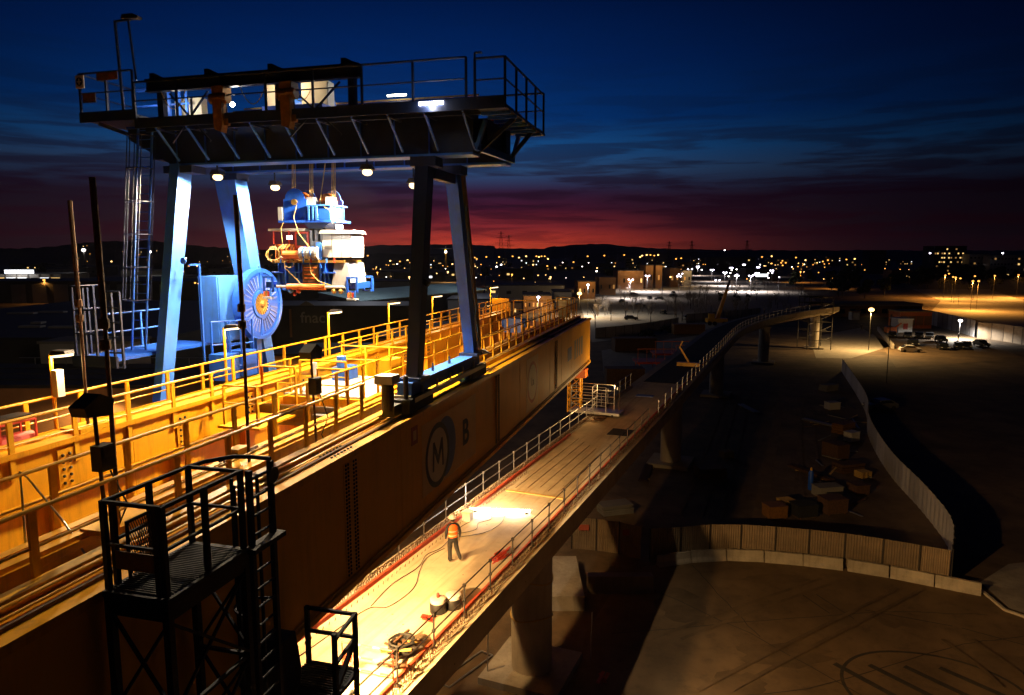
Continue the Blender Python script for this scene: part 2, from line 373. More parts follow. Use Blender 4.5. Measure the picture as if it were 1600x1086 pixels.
# ================================================================ VIADUCT
def deck_x(y): return -11.7 + (.0033*(y-104)**2 if y > 104 else 0)
ys = [3+ i*6.0 for i in range(17)] + [104+ i*5 for i in range(15)]
def sweep(prof, ys_, mb=None, closed=True):
    mb = mb or MB(); o = len(mb.v); n = len(prof)
    for y in ys_:
        sl = .0066*(y-104) if y > 104 else 0; c = 1/math.sqrt(1+sl*sl); s_ = sl*c
        for lx, z in prof: mb.v.append((deck_x(y)+lx*c, y-lx*s_, z))
    for k in range(len(ys_)-1):
        for i in range(n if closed else n-1):
            j = (i+1) % n; mb.f.append((o+k*n+i, o+k*n+j, o+(k+1)*n+j, o+(k+1)*n+i))
    if closed: mb.f += [tuple(o+i for i in range(n)), tuple(o+(len(ys_)-1)*n+i for i in range(n))]
    return mb
def deck_material():
    m = M('deck', (.50, .425, .30), .8, 0, .16, .7, .25, 16, .35, (.24, .19, .13), dscale=.6)
    t = m.node_tree; b = t.nodes['Principled BSDF']; src = b.inputs['Base Color'].links[0].from_socket
    co = t.nodes.new('ShaderNodeTexCoord')
    mp = t.nodes.new('ShaderNodeMapping'); mp.inputs['Scale'].default_value = (3.2, .14, 1); t.links.new(co.outputs['Object'], mp.inputs[0])
    n = t.nodes.new('ShaderNodeTexNoise'); n.inputs['Scale'].default_value = 1.6; n.inputs['Detail'].default_value = 5; t.links.new(mp.outputs[0], n.inputs['Vector'])
    r = t.nodes.new('ShaderNodeMapRange'); r.inputs[1].default_value = .52; r.inputs[2].default_value = .7; r.inputs[4].default_value = .4; t.links.new(n.outputs['Fac'], r.inputs[0])
    mi = t.nodes.new('ShaderNodeMix'); mi.data_type = 'RGBA'; mi.inputs[7].default_value = (.25, .16, .08, 1)
    t.links.new(r.outputs[0], mi.inputs[0]); t.links.new(src, mi.inputs[6])
    v = t.nodes.new('ShaderNodeTexVoronoi'); v.inputs['Scale'].default_value = 1.5; v.inputs['Randomness'].default_value = .9; t.links.new(co.outputs['Object'], v.inputs['Vector'])
    r2 = t.nodes.new('ShaderNodeMapRange'); r2.inputs[1].default_value = .06; r2.inputs[2].default_value = .045; r2.inputs[4].default_value = .85; t.links.new(v.outputs['Distance'], r2.inputs[0])
    m2 = t.nodes.new('ShaderNodeMix'); m2.data_type = 'RGBA'; m2.inputs[7].default_value = (.07, .05, .03, 1)
    t.links.new(r2.outputs[0], m2.inputs[0]); t.links.new(mi.outputs[2], m2.inputs[6]); t.links.new(m2.outputs[2], b.inputs['Base Color'])
deck_material()
VB = (-11.7, 32.0, 0)
via = T('viaduct', 'pale concrete metro viaduct deck on round piers, curving away past the yellow girders', 'viaduct', VB, DD)
via.p('deck', sweep([(-2.5, 9), (2.5, 9), (2.5, 8.05), (1.15, 7.25), (-1.15, 7.25), (-2.5, 8.05)], ys), 'deck')
def pier(y, x=None, h=7.25):
    x = deck_x(y) if x is None else x
    p_ = via.p('pier', MB().lathe([(1.0, 0), (1.0, h-.9), (1.12, h-.5), (1.15, h-.25)], (x, y, 0), 32), 'pier', smooth=True)
    via.p('bearing', MB().box(x-.55, x+.55, y-.55, y+.55, h-.27, h+.02), 'steel_dark', p_)
    via.p('footing', MB().box(x-2.0, x+2.0, y-2.0, y+2.0, 0, .35), 'concrete', p_)
    return p_
p1_ = pier(30.4); 
for z in (3.1, 5.0):
    pts = [(-11.7+1.03*math.cos(t), 30.4+1.03*math.sin(t), z+.12*math.sin(t*2+z)) for t in [2*math.pi*i/28 for i in range(29)]]
    via.p('strap', MB().path(pts, .035, 5), 'cable', p1_)
pier(68.5); pier(105.5)
p4_ = pier(141); pier(168)
# red edge boards and starter bars along both deck edges
lb = [3+i*3.0 for i in range(14)]
for k in range(0, 13):
    if 3+k*3 < 45:
        via.p('edge_board', sweep([(-1.93, 9.0), (-1.83, 9.0), (-1.83, 9.16), (-1.93, 9.16)], [3+k*3.0, 5.99+k*3.0]), 'red_timber')
for k in range(0, 30):
    via.p('edge_board', sweep([(1.90, 9.0), (1.98, 9.0), (1.98, 9.12), (1.90, 9.12)], [3+k*3.0, 5.99+k*3.0]), 'red_timber')
rb = MB()
y = 10.0
while y < 60:
    for lx in (-2.08, -2.22, 2.1, 2.24):
        j = random.uniform(-.03, .03); x = -11.7+lx+j; hh = .15+random.uniform(-.02, .04)
        rb.bar((x, y, 8.98), (x+random.uniform(-.02, .02), y+.0, 9+hh), .018, .018); rb.bar((x, y, 9+hh), (x+.02, y+.11, 9+hh), .018, .018); rb.bar((x+.02, y+.11, 9+hh), (x, y+.12, 8.98), .018, .018)
    y += .24
y = 10.0
while y < 34:
    x = -13.3+random.uniform(-.03, .03); rb.bar((x, y, 8.99), (x+.03, y, 9.11), .016, .016); y += .3
via.p('starter_bar', rb, 'rust', kind='stuff', label='rows of bent steel starter bars along the deck edges')
via.p('edge_strip', sweep([(-2.47, 9.002), (-1.95, 9.002), (-1.95, 9.03), (-2.47, 9.03)], [8, 60]), 'concrete')
# dark sheet standing in for the shade on the far half of the deck
via.p('deck_shade', sweep([(-1.7, 9.005), (1.75, 9.005), (1.75, 9.03), (-1.7, 9.03)], [y for y in ys if y > 60]), 'tarp_dark')
# deck railings
def railing(name, label, lx, y0, y1, step, m, gap=None):
    th = T(name, label, 'railing', (-11.7+lx, y0, 9.0), DD)
    sp = []; y = y0
    while y < y1: sp.append((deck_x(y)+lx, y, 9.0)); y += step
    th.rep('post', MB().tube((0, 0, -.12), (0, 0, 1.12), .028, 6).box(-.06, .06, -.05, .05, -.1, .05).box(-.045, .045, -.045, .045, .52, .6).box(-.045, .045, -.045, .045, 1.0, 1.1), m, sp)
    for z in (.56, 1.06):
        for a in range(0, len(sp)-1, 3):
            q = sp[min(a+3, len(sp)-1)]; p = sp[a]
            th.p('rail', MB().tube((p[0], p[1]-.1, 9+z+random.uniform(-.015, .015)), (q[0], q[1]+.15, 9+z+random.uniform(-.015, .015)), .024, 6), m)
railing('deck_railing', 'galvanised tube railing along the deck edge under the girder', -2.33, 14.5, 62, 1.92, 'galv')
railing('deck_railing', 'dark tube railing along the open outer edge of the deck', 2.08, 9.0, 48, 2.0, 'steel_dark')
railing('deck_railing', 'pale tube railing along the unlit far stretch of deck', 2.2, 50, 160, 2.6, 'galv')

# ================================================================ LAUNCHING GIRDERS (yellow)
def girder_posts(th, x, y0, y1, step, skip=(), m='yellow_rail', zb=15.72, side=0):
    sp = []; y = y0
    while y <= y1:
        if not any(a < y < b for a, b in skip): sp.append((x, y, 0))
        y += step
    th.rep('rail_post', MB().box(-.025, .025, -.06, .06, zb, 17.08).box(-.04, .04, -.09, .09, zb, zb+.12), m, sp)
    segs = []; a = y0-.3
    for s0, s1 in sorted(skip): segs.append((a, s0)); a = s1
    segs.append((a, y1+.2))
    for a, b in segs:
        th.p('handrail', MB().tube((x, a, 17.1), (x, b, 17.1), .034, 8), m)
        th.p('mid_rail', MB().tube((x, a, 16.58), (x, b, 16.58), .022, 6), m)
SEC = [1.5, 14.18, 26.2, 37.8, 50.0]
gr = T('launching_girder', 'tall yellow box girder with round M badge and letter B, beside the viaduct deck', 'girder', (-8.9, 26, 12.8), GD)
for a, b in zip(SEC, SEC[1:]):
    gr.p('web_panel', MB().box(-7.78, -7.68, a+.006, b-.006, 12.95, 15.9), 'yellow_face')
    gr.p('inner_web', MB().box(-10.2, -10.1, a+.006, b-.006, 12.95, 15.82), 'yellow')
    gr.p('bottom_flange', MB().box(-10.28, -7.6, a+.006, b-.006, 12.8, 12.947), 'yellow_face')
    gr.p('top_flange', MB().box(-8.66, -7.6, a+.006, b-.006, 15.903, 16.0), 'yellow')
    gr.p('inner_flange', MB().box(-10.28, -9.5, a+.006, b-.006, 15.823, 15.95), 'yellow')
    gr.p('channel_side', MB().box(-9.6, -9.5, a+.006, b-.006, 15.2, 15.82), 'yellow')
    gr.p('walkway_floor', MB().box(-9.497, -8.668, a+.006, b-.006, 15.22, 15.3), 'galv')
    gr.p('strip', MB().box(-10.1, -9.92, a+.01, b-.01, 15.953, 16.03), 'yellow').data
    gr.p('strip', MB().box(-9.72, -9.55, a+.01, b-.01, 15.953, 16.03), 'yellow')
    gr.p('crane_rail', MB().box(-8.02, -7.96, a, b, 16.003, 16.06), 'rust')
    gr.p('cable_tray', MB().box(-8.58, -8.36, a+.02, b-.02, 16.01, 16.17), 'yellow_rail')
    gr.p('edge_lip', MB().box(-7.68, -7.6, a+.01, b-.01, 16.003, 16.05), 'yellow')
for k in range(14):
    y = 4.2+k*3.2
    if not any(abs(y-q) < .8 for q in SEC) and not 18 < y < 24: gr.p('weld_seam', MB().box(-7.679, -7.673, y-.012, y+.012, 12.96, 15.89), 'yellow_face')
gr.p('edge_angle', MB().box(-7.679, -7.64, 1.6, 49.9, 12.955, 13.03), 'yellow_face')
gr.p('pipe', MB().path([(-8.3, 1.5, 16.12), (-8.28, 12, 16.12), (-8.32, 17, 16.12)], .035, 8), 'yellow_rail')
gr.p('pipe', MB().tube((-8.15, 1.5, 16.06), (-8.15, 17.3, 16.06), .025, 8), 'yellow_rail')
for y, m in ((14.18, 'black'), (26.2, 'black'), (37.8, 'black')):
    bo = MB()
    for dy in (-.24, -.13, .13, .24):
        for k in range(30): bo.lathe([(.032, 0), (.032, .03), (.018, .04)], (-7.68, y+dy, 13.15+k*.09), 6, 'x')
    gr.p('bolt', bo, 'steel_dark', kind='stuff', label='double columns of dark splice bolts')
    gr.p('splice_plate', MB().box(-7.678, -7.668, y-.33, y+.33, 13.05, 15.8), 'yellow_face')
    bo = MB()
    for i in range(7):
        for j in range(5): bo.lathe([(.035, 0), (.035, .03)], (-8.28+.14*j, y-.5+.15*i, 16.0), 6)
    gr.p('bolt', bo, 'steel_dark', kind='stuff', label='grid of dark bolts on the top flange')
girder_posts(gr, -8.6, 3.0, 16.6, 1.36)
girder_posts(gr, -8.6, 26.2, 49.6, 1.3)
girder_posts(gr, -10.16, 2.6, 49.2, 1.55, [(19.2, 24.6)])
gr.p('toe_board', MB().box(-8.62, -8.58, 26, 49.7, 16.01, 16.17), 'yellow')
# badge: pale panel, blue shade, ring, letters
def plate(th, name, poly, x0, x1, m, parent=None): return th.p(name, MB().prism(poly, x0, x1, 'x'), m, parent)
bd = plate(gr, 'badge_panel', [(18.45, 13.43), (23.45, 13.43), (23.45, 15.6), (18.45, 15.6)], -7.679, -7.672, 'mark_pale')
el_ = lambda cy0, cz0, ry, rz, n=40: [(cy0+ry*math.cos(2*math.pi*i/n), cz0+rz*math.sin(2*math.pi*i/n)) for i in range(n)]
plate(gr, 'blue_shade', el_(20.35, 14.5, .96, .96), -7.672, -7.669, 'mark_blue', bd)
plate(gr, 'ring', el_(19.68, 14.42, 1.0, 1.0), -7.669, -7.665, 'mark_navy', bd)
plate(gr, 'disc', el_(19.68, 14.42, .83, .83), -7.665, -7.662, 'mark_disc', bd)
def text_part(th, body, y, z, size, x, m, parent=None, name='lettering', bold=.0, mirror=False):
    cu = bpy.data.curves.new('lettering', 'FONT'); cu.body = body; cu.size = size; cu.extrude = .004; cu.offset = bold
    cu.align_x = 'CENTER'; cu.align_y = 'CENTER'
    o = bpy.data.objects.new('lettering', cu); COL.objects.link(o)
    dg = bpy.context.evaluated_depsgraph_get(); me = bpy.data.meshes.new_from_object(o.evaluated_get(dg)); bpy.data.objects.remove(o)
    for v in me.vertices: a, b, c = v.co; v.co = (x+c-th.b[0], y+a-th.b[1], z+b-th.b[2])
    ob = link(me, name, m, parent or th.o); return ob
plate(gr, 'letter_m', [(19.22, 13.98), (19.34, 13.98), (19.38, 14.55), (19.66, 14.12), (19.72, 14.12), (20.0, 14.55), (20.04, 13.98), (20.16, 13.98), (20.1, 14.88), (19.98, 14.88), (19.69, 14.4), (19.4, 14.88), (19.28, 14.88)], -7.662, -7.657, 'mark_navy', bd)
text_part(gr, 'B', 22.32, 14.45, 1.22, -7.667, 'mark_navy', bd, bold=.03)
plate(gr, 'small_plate', [(17.7, 15.2), (18.15, 15.2), (18.15, 15.72), (17.7, 15.72)], -7.679, -7.67, 'mark_red')
plate(gr, 'small_plate_face', [(17.82, 15.32), (18.03, 15.32), (18.03, 15.6), (17.82, 15.6)], -7.669, -7.666, 'mark_pale')
plate(gr, 'oval_panel', [(31.0, 13.2), (33.4, 13.2), (33.4, 15.7), (31.0, 15.7)], -7.679, -7.674, 'mark_pale')
plate(gr, 'oval_ring', el_(32.2, 14.48, 1.0, 1.0), -7.674, -7.671, 'mark_red')
plate(gr, 'oval_disc', el_(32.2, 14.48, .84, .84), -7.671, -7.668, 'mark_disc')
text_part(gr, 'La', 32.2, 14.5, .6, -7.666, 'mark_grey')
plate(gr, 'square_mark', [(41.3, 14.1), (42.6, 14.1), (42.6, 14.9), (41.3, 14.9)], -7.679, -7.672, 'mark_blue')
for k in range(4): plate(gr, 'letter_mark', [(43.6+k*.85, 13.9), (44.15+k*.85, 13.9), (44.15+k*.85, 15.1), (43.6+k*.85, 15.1)], -7.679, -7.672, 'mark_grey')

gl_ = T('launching_girder', 'bright yellow box girder with lamp posts along its far handrail, behind the crane hoist', 'girder', (-14.5, 26, 12.8), GD)
for a, b in zip(SEC, SEC[1:]):
    gl_.p('web_panel', MB().box(-13.8, -13.7, a+.006, b-.006, 12.95, 16.3), 'yellow')
    gl_.p('outer_web', MB().box(-15.2, -15.1, a+.006, b-.006, 12.95, 16.05), 'yellow')
    gl_.p('bottom_flange', MB().box(-15.28, -13.62, a+.006, b-.006, 12.8, 12.947), 'yellow')
    gl_.p('top_flange', MB().box(-14.3, -13.6, a+.006, b-.006, 16.303, 16.42), 'yellow')
    gl_.p('strip', MB().box(-14.2, -14.0, a+.01, b-.01, 16.423, 16.49), 'yellow')
    gl_.p('walkway_floor', MB().box(-15.1, -14.303, a+.006, b-.006, 16.06, 16.12), 'yellow')
    gl_.p('lower_ledge', MB().box(-13.697, -13.5, a+.006, b-.006, 15.2, 15.28), 'yellow')
    for k in range(int((b-a)/3)):
        y = a+1.2+k*3
        gl_.p('stiffener', MB().box(-13.697, -13.5, y-.02, y+.02, 12.95, 15.19), 'yellow')
        gl_.p('gusset', MB().prism([(y+.3, 15.3), (y+1.1, 15.3), (y+1.1, 15.7), (y+.8, 16.2), (y+.3, 16.2)], -13.697, -13.66, 'x'), 'yellow')
        bo = MB()
        for i in range(2):
            for j in range(5): bo.lathe([(.035, 0), (.035, .03), (.02, .04)], (-13.66, y+.42+.18*i, 15.42+j*.16), 6, 'x')
        gl_.p('bolt', bo, 'steel_dark', kind='stuff')
girder_posts(gl_, -15.05, 3.5, 49.5, 1.5, zb=15.9)
girder_posts(gl_, -13.66, 3.2, 49.5, 1.55, [(18.0, 24.6)], zb=15.85)
gl_.p('toe_board', MB().box(-15.07, -15.03, 3, 49.7, 16.12, 16.3), 'yellow')
gl_.p('crane_ledge', MB().box(-17.1, -15.2, 1.5, 50, 14.9, 15.15), 'yellow')
gl_.p('end_frame', MB().box(-15.0, -13.7, 49.9, 50.0, 16.1, 17.3), 'yellow_rail')
# cross platform between the girders, under the hoist
cp = T('cross_platform', 'brightly lit yellow platform with railings bridging the gap between the girders', 'platform', (-12, 21.6, 15.5), GD)
cp.p('floor', MB().box(-13.55, -10.3, 20.6, 24.4, 15.8, 15.86), 'white_panel')  # floor coloured whitish to imitate glaring lamplight
for y in (19.1, 20.55, 22, 24.45): cp.p('cross_beam', MB().box(-13.5, -10.3, y-.1, y+.1, 15.3, 15.797), 'yellow')
cp.p('side_skirt', MB().box(-13.5, -10.3, 19.0, 19.05, 15.2, 15.85), 'galv')
def rail_run(th, pts, m='yellow_rail', h=1.15, z=15.86, step=1.15):
    for (x0, y0), (x1, y1) in zip(pts, pts[1:]):
        n = max(1, round(math.hypot(x1-x0, y1-y0)/step))
        th.p('handrail', MB().tube((x0, y0, z+h), (x1, y1, z+h), .03, 8), m); th.p('mid_rail', MB().tube((x0, y0, z+h*.55), (x1, y1, z+h*.55), .022, 6), m)
        th.rep('rail_post', MB().box(-.025, .025, -.05, .05, 0, h), m, [(x0+(x1-x0)*k/n, y0+(y1-y0)*k/n, z) for k in range(n+1)])
rail_run(cp, [(-13.4, 19.2), (-12.2, 19.2)]); rail_run(cp, [(-11.4, 19.2), (-10.4, 19.2), (-10.4, 24.4), (-13.4, 24.4)])
rail_run(cp, [(-13.4, 19.2), (-13.4, 20.8)]); rail_run(cp, [(-12.2, 19.2), (-12.2, 17.2), (-13.3, 17.2)], z=15.6); rail_run(cp, [(-11.2, 20.6), (-12.9, 20.6)])
cp.p('step_floor', MB().box(-13.5, -12.1, 17.1, 19.0, 15.5, 15.56), 'yellow')
for k in range(4): cp.p('stair_tread', MB().box(-11.4, -10.4, 18.75-k*.28, 19.0-k*.28, 15.6-k*.2, 15.64-k*.2), 'galv')
cp.p('cabinet', MB().box(-11.0, -10.5, 22.6, 23.5, 15.863, 16.8), 'yellow')
cp.p('pump_unit', MB().box(-13.2, -12.6, 23.2, 24.1, 15.863, 16.35).tube((-12.9, 23.4, 16.35), (-12.9, 23.4, 16.75), .18, 10), 'blue_pale')
cp.p('light_pillar', MB().tube((-12.55, 20.9, 15.863), (-12.55, 20.9, 16.9), .1, 10), 'white_panel')
# cage at the far end between the girders
ce = T('end_cage', 'yellow railed end frame closing the far end of the girder pair', 'platform', (-12, 48.5, 15.5), GD)
ce.p('floor', MB().box(-13.4, -10.35, 46.5, 49.9, 15.6, 15.68), 'yellow')
ce.p('beam', MB().box(-13.4, -10.35, 49.6, 49.85, 14.6, 15.597), 'yellow')
rail_run(ce, [(-13.3, 46.6), (-13.3, 49.8), (-10.4, 49.8), (-10.4, 46.6)], z=15.68, h=1.5); rail_run(ce, [(-10.2, 47), (-8.8, 47), (-8.8, 49.9), (-10.1, 49.9)], z=15.95, h=1.5)
ce.p('door_panel', MB().box(-10.0, -9.1, 49.92, 49.96, 16.0, 17.3), 'cream')
ce.p('winch', MB().box(-12.6, -11.4, 44.6, 45.6, 15.4, 16.3).tube((-12.8, 45.1, 16.0), (-11.2, 45.1, 16.0), .3, 12), 'blue')
# front support leg under the girder end
fl = T('front_leg', 'orange and blue support leg at the far end of the tall girder', 'support leg', (-9, 50.6, 9), GD)
fl.p('jack_housing', MB().box(-9.6, -7.9, 50.05, 51.3, 13.6, 15.2), 'blue')
fl.p('column', MB().box(-9.4, -8.2, 50.15, 51.2, 12.2, 13.597), 'orange'); fl.p('column_foot', MB().box(-9.7, -8.0, 50.05, 51.4, 11.6, 12.197), 'orange')
tw = MB()
for dx, dy in ((0, 0), (.9, 0), (.9, .9), (0, .9)): tw.tube((-9.3+dx, 50.2+dy, 9.0), (-9.3+dx, 50.2+dy, 11.6), .05, 6)
fl.p('lattice_post', tw, 'yellow_rail')
tw = MB()
for k in range(3):
    z = 9.0+k*.85
    for (a, b), (c, d) in (((0, 0), (.9, 0)), ((.9, 0), (.9, .9)), ((.9, .9), (0, .9)), ((0, .9), (0, 0))):
        tw.tube((-9.3+a, 50.2+b, z+.05), (-9.3+c, 50.2+d, z+.85), .03, 5); tw.tube((-9.3+a, 50.2+b, z+.85), (-9.3+c, 50.2+d, z+.85), .03, 5)
fl.p('lattice_brace', tw, 'yellow_rail')
# ================================================================ BLUE GANTRY CRANE
cr = T('gantry_crane', 'dark blue portal crane straddling the two yellow girders, hoist hanging below', 'crane', (-12.3, 21.3, 15.2), GD)
def cbeam(y0, y1, x0, x1, name):
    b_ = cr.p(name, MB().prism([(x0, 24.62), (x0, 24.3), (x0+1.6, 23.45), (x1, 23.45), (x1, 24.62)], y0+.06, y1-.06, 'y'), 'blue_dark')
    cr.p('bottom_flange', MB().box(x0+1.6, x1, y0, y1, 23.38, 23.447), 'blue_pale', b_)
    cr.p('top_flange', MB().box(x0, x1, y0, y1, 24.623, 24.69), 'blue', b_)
    cr.p('trolley_rail', MB().box(x0+.5, x1-.2, (y0+y1)/2-.04, (y0+y1)/2+.04, 24.693, 24.78), 'steel_dark', b_)
    n = int((x1-x0-2)/1.1)
    for k in range(n):
        x = x0+1.9+k*1.1; cr.p('stiffener', MB().box(x-.015, x+.015, y0+.002, y0+.058, 23.45, 24.62).box(x-.015, x+.015, y1-.058, y1-.002, 23.45, 24.62), 'blue', b_)
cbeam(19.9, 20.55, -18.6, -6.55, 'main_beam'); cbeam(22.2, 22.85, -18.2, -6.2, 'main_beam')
for x in (-18.0, -16.4, -8.2, -6.5): cr.p('end_tie', MB().box(x-.2, x+.2, 20.56, 22.19, 23.7, 24.5), 'blue_dark')
# near walkway with brackets
wk = cr.p('walkway', MB().box(-17.3, -5.3, 18.9, 19.88, 24.5, 24.56), 'blue_dark')
cr.p('fascia', MB().box(-17.3, -5.3, 18.86, 18.9, 24.42, 24.72), 'blue_dark', wk)
cr.p('joist', MB().box(-17.3, -5.4, 19.3, 19.4, 24.38, 24.497), 'blue_dark', wk)
cr.p('walkway', MB().box(-17.3, -5.3, 22.9, 23.7, 24.5, 24.56), 'blue_dark')
wr = cr.p('end_walkway', MB().box(-6.1, -5.25, 18.9, 23.7, 24.43, 24.497), 'blue_dark')
for k in range(7): cr.p('grate_bar', MB().box(-6.1, -5.25, 19.3+k*.62, 19.36+k*.62, 24.34, 24.427), 'blue_pale', wr)
for k in range(10):
    x = -16.6+k*1.12
    cr.p('bracket', MB().bar((x, 18.95, 24.42), (x+.05, 19.86, 23.52), .05, .06), 'blue_pale'); cr.p('bracket_arm', MB().box(x-.03, x+.03, 18.95, 19.88, 24.36, 24.42), 'blue_dark')
cr.p('end_bracket', MB().bar((-6.5, 20.3, 23.5), (-5.4, 20.3, 24.4), .09, .12), 'blue_dark'); cr.p('end_bracket', MB().bar((-6.2, 22.5, 23.5), (-5.4, 22.5, 24.4), .09, .12), 'blue_dark')
cr.p('end_buffer', MB().bar((-6.5, 20.0, 23.62), (-6.1, 22.75, 23.55), .14, .2), 'blue_pale')
cr.p('end_buffer_strut', MB().bar((-6.45, 20.05, 23.62), (-6.2, 20.05, 24.35), .16, .1), 'blue_pale'); cr.p('end_buffer_strut', MB().bar((-6.1, 22.7, 23.6), (-5.9, 22.7, 24.3), .16, .1), 'blue_pale')
def crane_rail(pts, z=24.56, h=1.25, m='blue_dark', step=1.5):
    for (x0, y0), (x1, y1) in zip(pts, pts[1:]):
        n = max(1, round(math.hypot(x1-x0, y1-y0)/step))
        cr.p('handrail', MB().tube((x0, y0, z+h), (x1, y1, z+h), .032, 8), m); cr.p('mid_rail', MB().tube((x0, y0, z+h*.55), (x1, y1, z+h*.55), .022, 6), m)
        cr.rep('rail_post', MB().box(-.03, .03, -.03, .03, 0, h), m, [(x0+(x1-x0)*k/n, y0+(y1-y0)*k/n, z) for k in range(n+1)])
crane_rail([(-17.3, 18.92), (-6.4, 18.92)]); crane_rail([(-6.15, 18.92), (-5.3, 18.92), (-5.3, 23.68)], z=24.5, step=1.2); crane_rail([(-5.3, 23.68), (-17.2, 23.68)])
cr.p('gate', MB().tube((-6.15, 18.92, 25.2), (-6.15, 18.92, 25.9), .03, 6).tube((-6.15, 18.92, 25.9), (-5.95, 18.92, 25.9), .03, 6), 'blue_dark')
# left end platform
cr.p('end_platform', MB().box(-19.5, -17.3, 19.0, 21.2, 24.78, 24.86), 'blue_dark'); cr.p('platform_edge', MB().box(-19.5, -17.3, 18.95, 19.0, 24.7, 25.02), 'blue_dark')
cr.p('platform_arm', MB().bar((-19.2, 19.4, 24.74), (-18.2, 20.2, 24.3), .12), 'blue_dark'); cr.p('platform_arm', MB().bar((-19.2, 21, 24.74), (-18.2, 20.4, 24.3), .12), 'blue_dark')
crane_rail([(-17.4, 19.0), (-19.45, 19.0), (-19.45, 21.2)], z=24.86, h=1.35, step=1.0); crane_rail([(-19.4, 21.2), (-17.6, 21.2)], z=24.86, h=1.35, m='blue_pale')
cr.p('warning_plate', MB().box(-18.7, -17.9, 18.93, 18.96, 25.95, 26.2), 'rust'); cr.p('warning_plate', MB().box(-19.3, -18.8, 18.93, 18.96, 25.3, 25.6), 'rust')
sg = cr.p('round_badge_plate', MB().box(-19.5, -19.18, 18.9, 18.94, 25.75, 26.15), 'cream')
cr.p('badge_ring', MB().lathe([(.13, 0), (.13, .012)], (-19.34, 18.885, 25.95), 18, 'y'), 'mark_navy', sg); cr.p('badge_bar', MB().box(-19.36, -19.32, 18.875, 18.884, 25.86, 26.04).box(-19.42, -19.26, 18.875, 18.884, 25.93, 25.96), 'cream', sg)
cr.p('mast', MB().tube((-17.85, 19.05, 24.86), (-17.95, 19.05, 27.7), .045, 8), 'blue_dark')
cr.p('mast', MB().tube((-17.3, 19.05, 25.9), (-17.45, 19.05, 27.68), .035, 8), 'blue_dark')
cr.p('mast_arm', MB().tube((-17.98, 19.05, 27.7), (-17.3, 19.05, 27.72), .04, 8), 'blue_dark')
cr.p('mast_lamp', MB().prism([(-17.65, 27.74), (-17.05, 27.7), (-17.0, 27.76), (-17.2, 27.86), (-17.6, 27.86)], 18.95, 19.15, 'y'), 'steel_dark')
# service monorail with two chain hoists
cr.p('monorail', MB().box(-16.9, -9.6, 19.0, 19.06, 25.55, 25.85).box(-16.9, -9.6, 18.93, 19.13, 25.85, 25.89).box(-16.9, -9.6, 18.93, 19.13, 25.5, 25.55), 'blue_dark')
for x in (-16.6, -14.6, -12.4, -10.0):
    cr.p('monorail_post', MB().box(x-.1, x+.1, 19.2, 19.4, 24.56, 25.7), 'blue_dark'); cr.p('monorail_bracket', MB().prism([(x-.25, 25.89), (x+.4, 25.89), (x+.1, 26.0), (x-.1, 26.1), (x-.25, 26.1)], 19.1, 19.22, 'y'), 'blue_dark')
for a, b in ((-16.3, -14.9), (-12.1, -10.4)):
    cr.p('brace', MB().bar((a, 19.3, 25.5), (b, 19.3, 24.0), .05), 'blue_dark'); cr.p('brace', MB().bar((b, 19.3, 25.5), (a, 19.3, 24.0), .05), 'blue_dark')
for k, x in enumerate((-15.9, -13.1, -11.5)):
    cr.p('festoon_cable', MB().path([(x+.9*t-.45, 18.98, 25.5-.55*(1-(2*t-1)**2)) for t in [i/10 for i in range(11)]], .014, 5), 'cable')
# lit electrical cabinets and machinery on the far walkway
for x0, x1 in ((-14.05, -13.2), (-12.7, -11.75)):
    c_ = cr.p('electrical_cabinet', MB().box(x0, x1, 21.0, 21.4, 25.11, 26.0), 'cream')
    for a_, b_ in ((x0+.03, (x0+x1)/2-.01), ((x0+x1)/2+.01, x1-.03)):
        d_ = cr.p('cabinet_door', MB().box(a_, b_, 20.97, 20.997, 25.15, 25.95), 'cream', c_)
cr.p('cabinet_stand', MB().box(-14.2, -11.6, 20.95, 21.45, 25.0, 25.1), 'blue_dark')
for x0, x1 in ((-17.55, -17.25), (-17.15, -16.95), (-16.85, -16.5)): cr.p('electrical_cabinet', MB().box(x0, x1, 21.0, 21.3, 24.6, 25.75), 'cream')
for x in (-17.6, -17.2, -16.9): cr.p('lit_post', MB().box(x-.04, x+.04, 20.75, 20.83, 24.7, 26.3), 'blue_pale')
for z in (25.5, 26.0): cr.p('lit_rail', MB().box(-19.0, -16.8, 20.77, 20.81, z, z+.05), 'blue_pale')
for z in (25.05, 25.35, 25.62): cr.p('conductor_bar', MB().box(-16.0, -7.2, 22.6, 22.64, z, z+.05), 'brass')
# trolley
tr = cr.p('trolley', MB().box(-13.5, -11.4, 20.0, 20.25, 24.8, 25.1).box(-13.5, -11.4, 22.45, 22.7, 24.8, 25.1).box(-13.5, -13.2, 20.25, 22.45, 24.8, 25.1).box(-11.7, -11.4, 20.25, 22.45, 24.8, 25.1), 'blue')
cr.p('drum', MB().tube((-13.1, 21.3, 25.25), (-11.8, 21.3, 25.25), .32, 16), 'blue_pale', tr); cr.p('motor', MB().tube((-11.7, 21.9, 25.2), (-10.9, 21.9, 25.2), .2, 12), 'blue_pale', tr)
cr.p('generator', MB().box(-7.0, -6.0, 22.95, 23.5, 24.57, 25.1), 'red'); cr.p('winch_frame', MB().box(-7.9, -7.6, 22.95, 23.4, 24.57, 24.95).bar((-8.0, 23.1, 25.4), (-7.5, 23.1, 24.8), .06), 'orange'); cr.p('junction_box', MB().box(-9.4, -9.0, 23.0, 23.3, 24.57, 24.95), 'blue_pale')
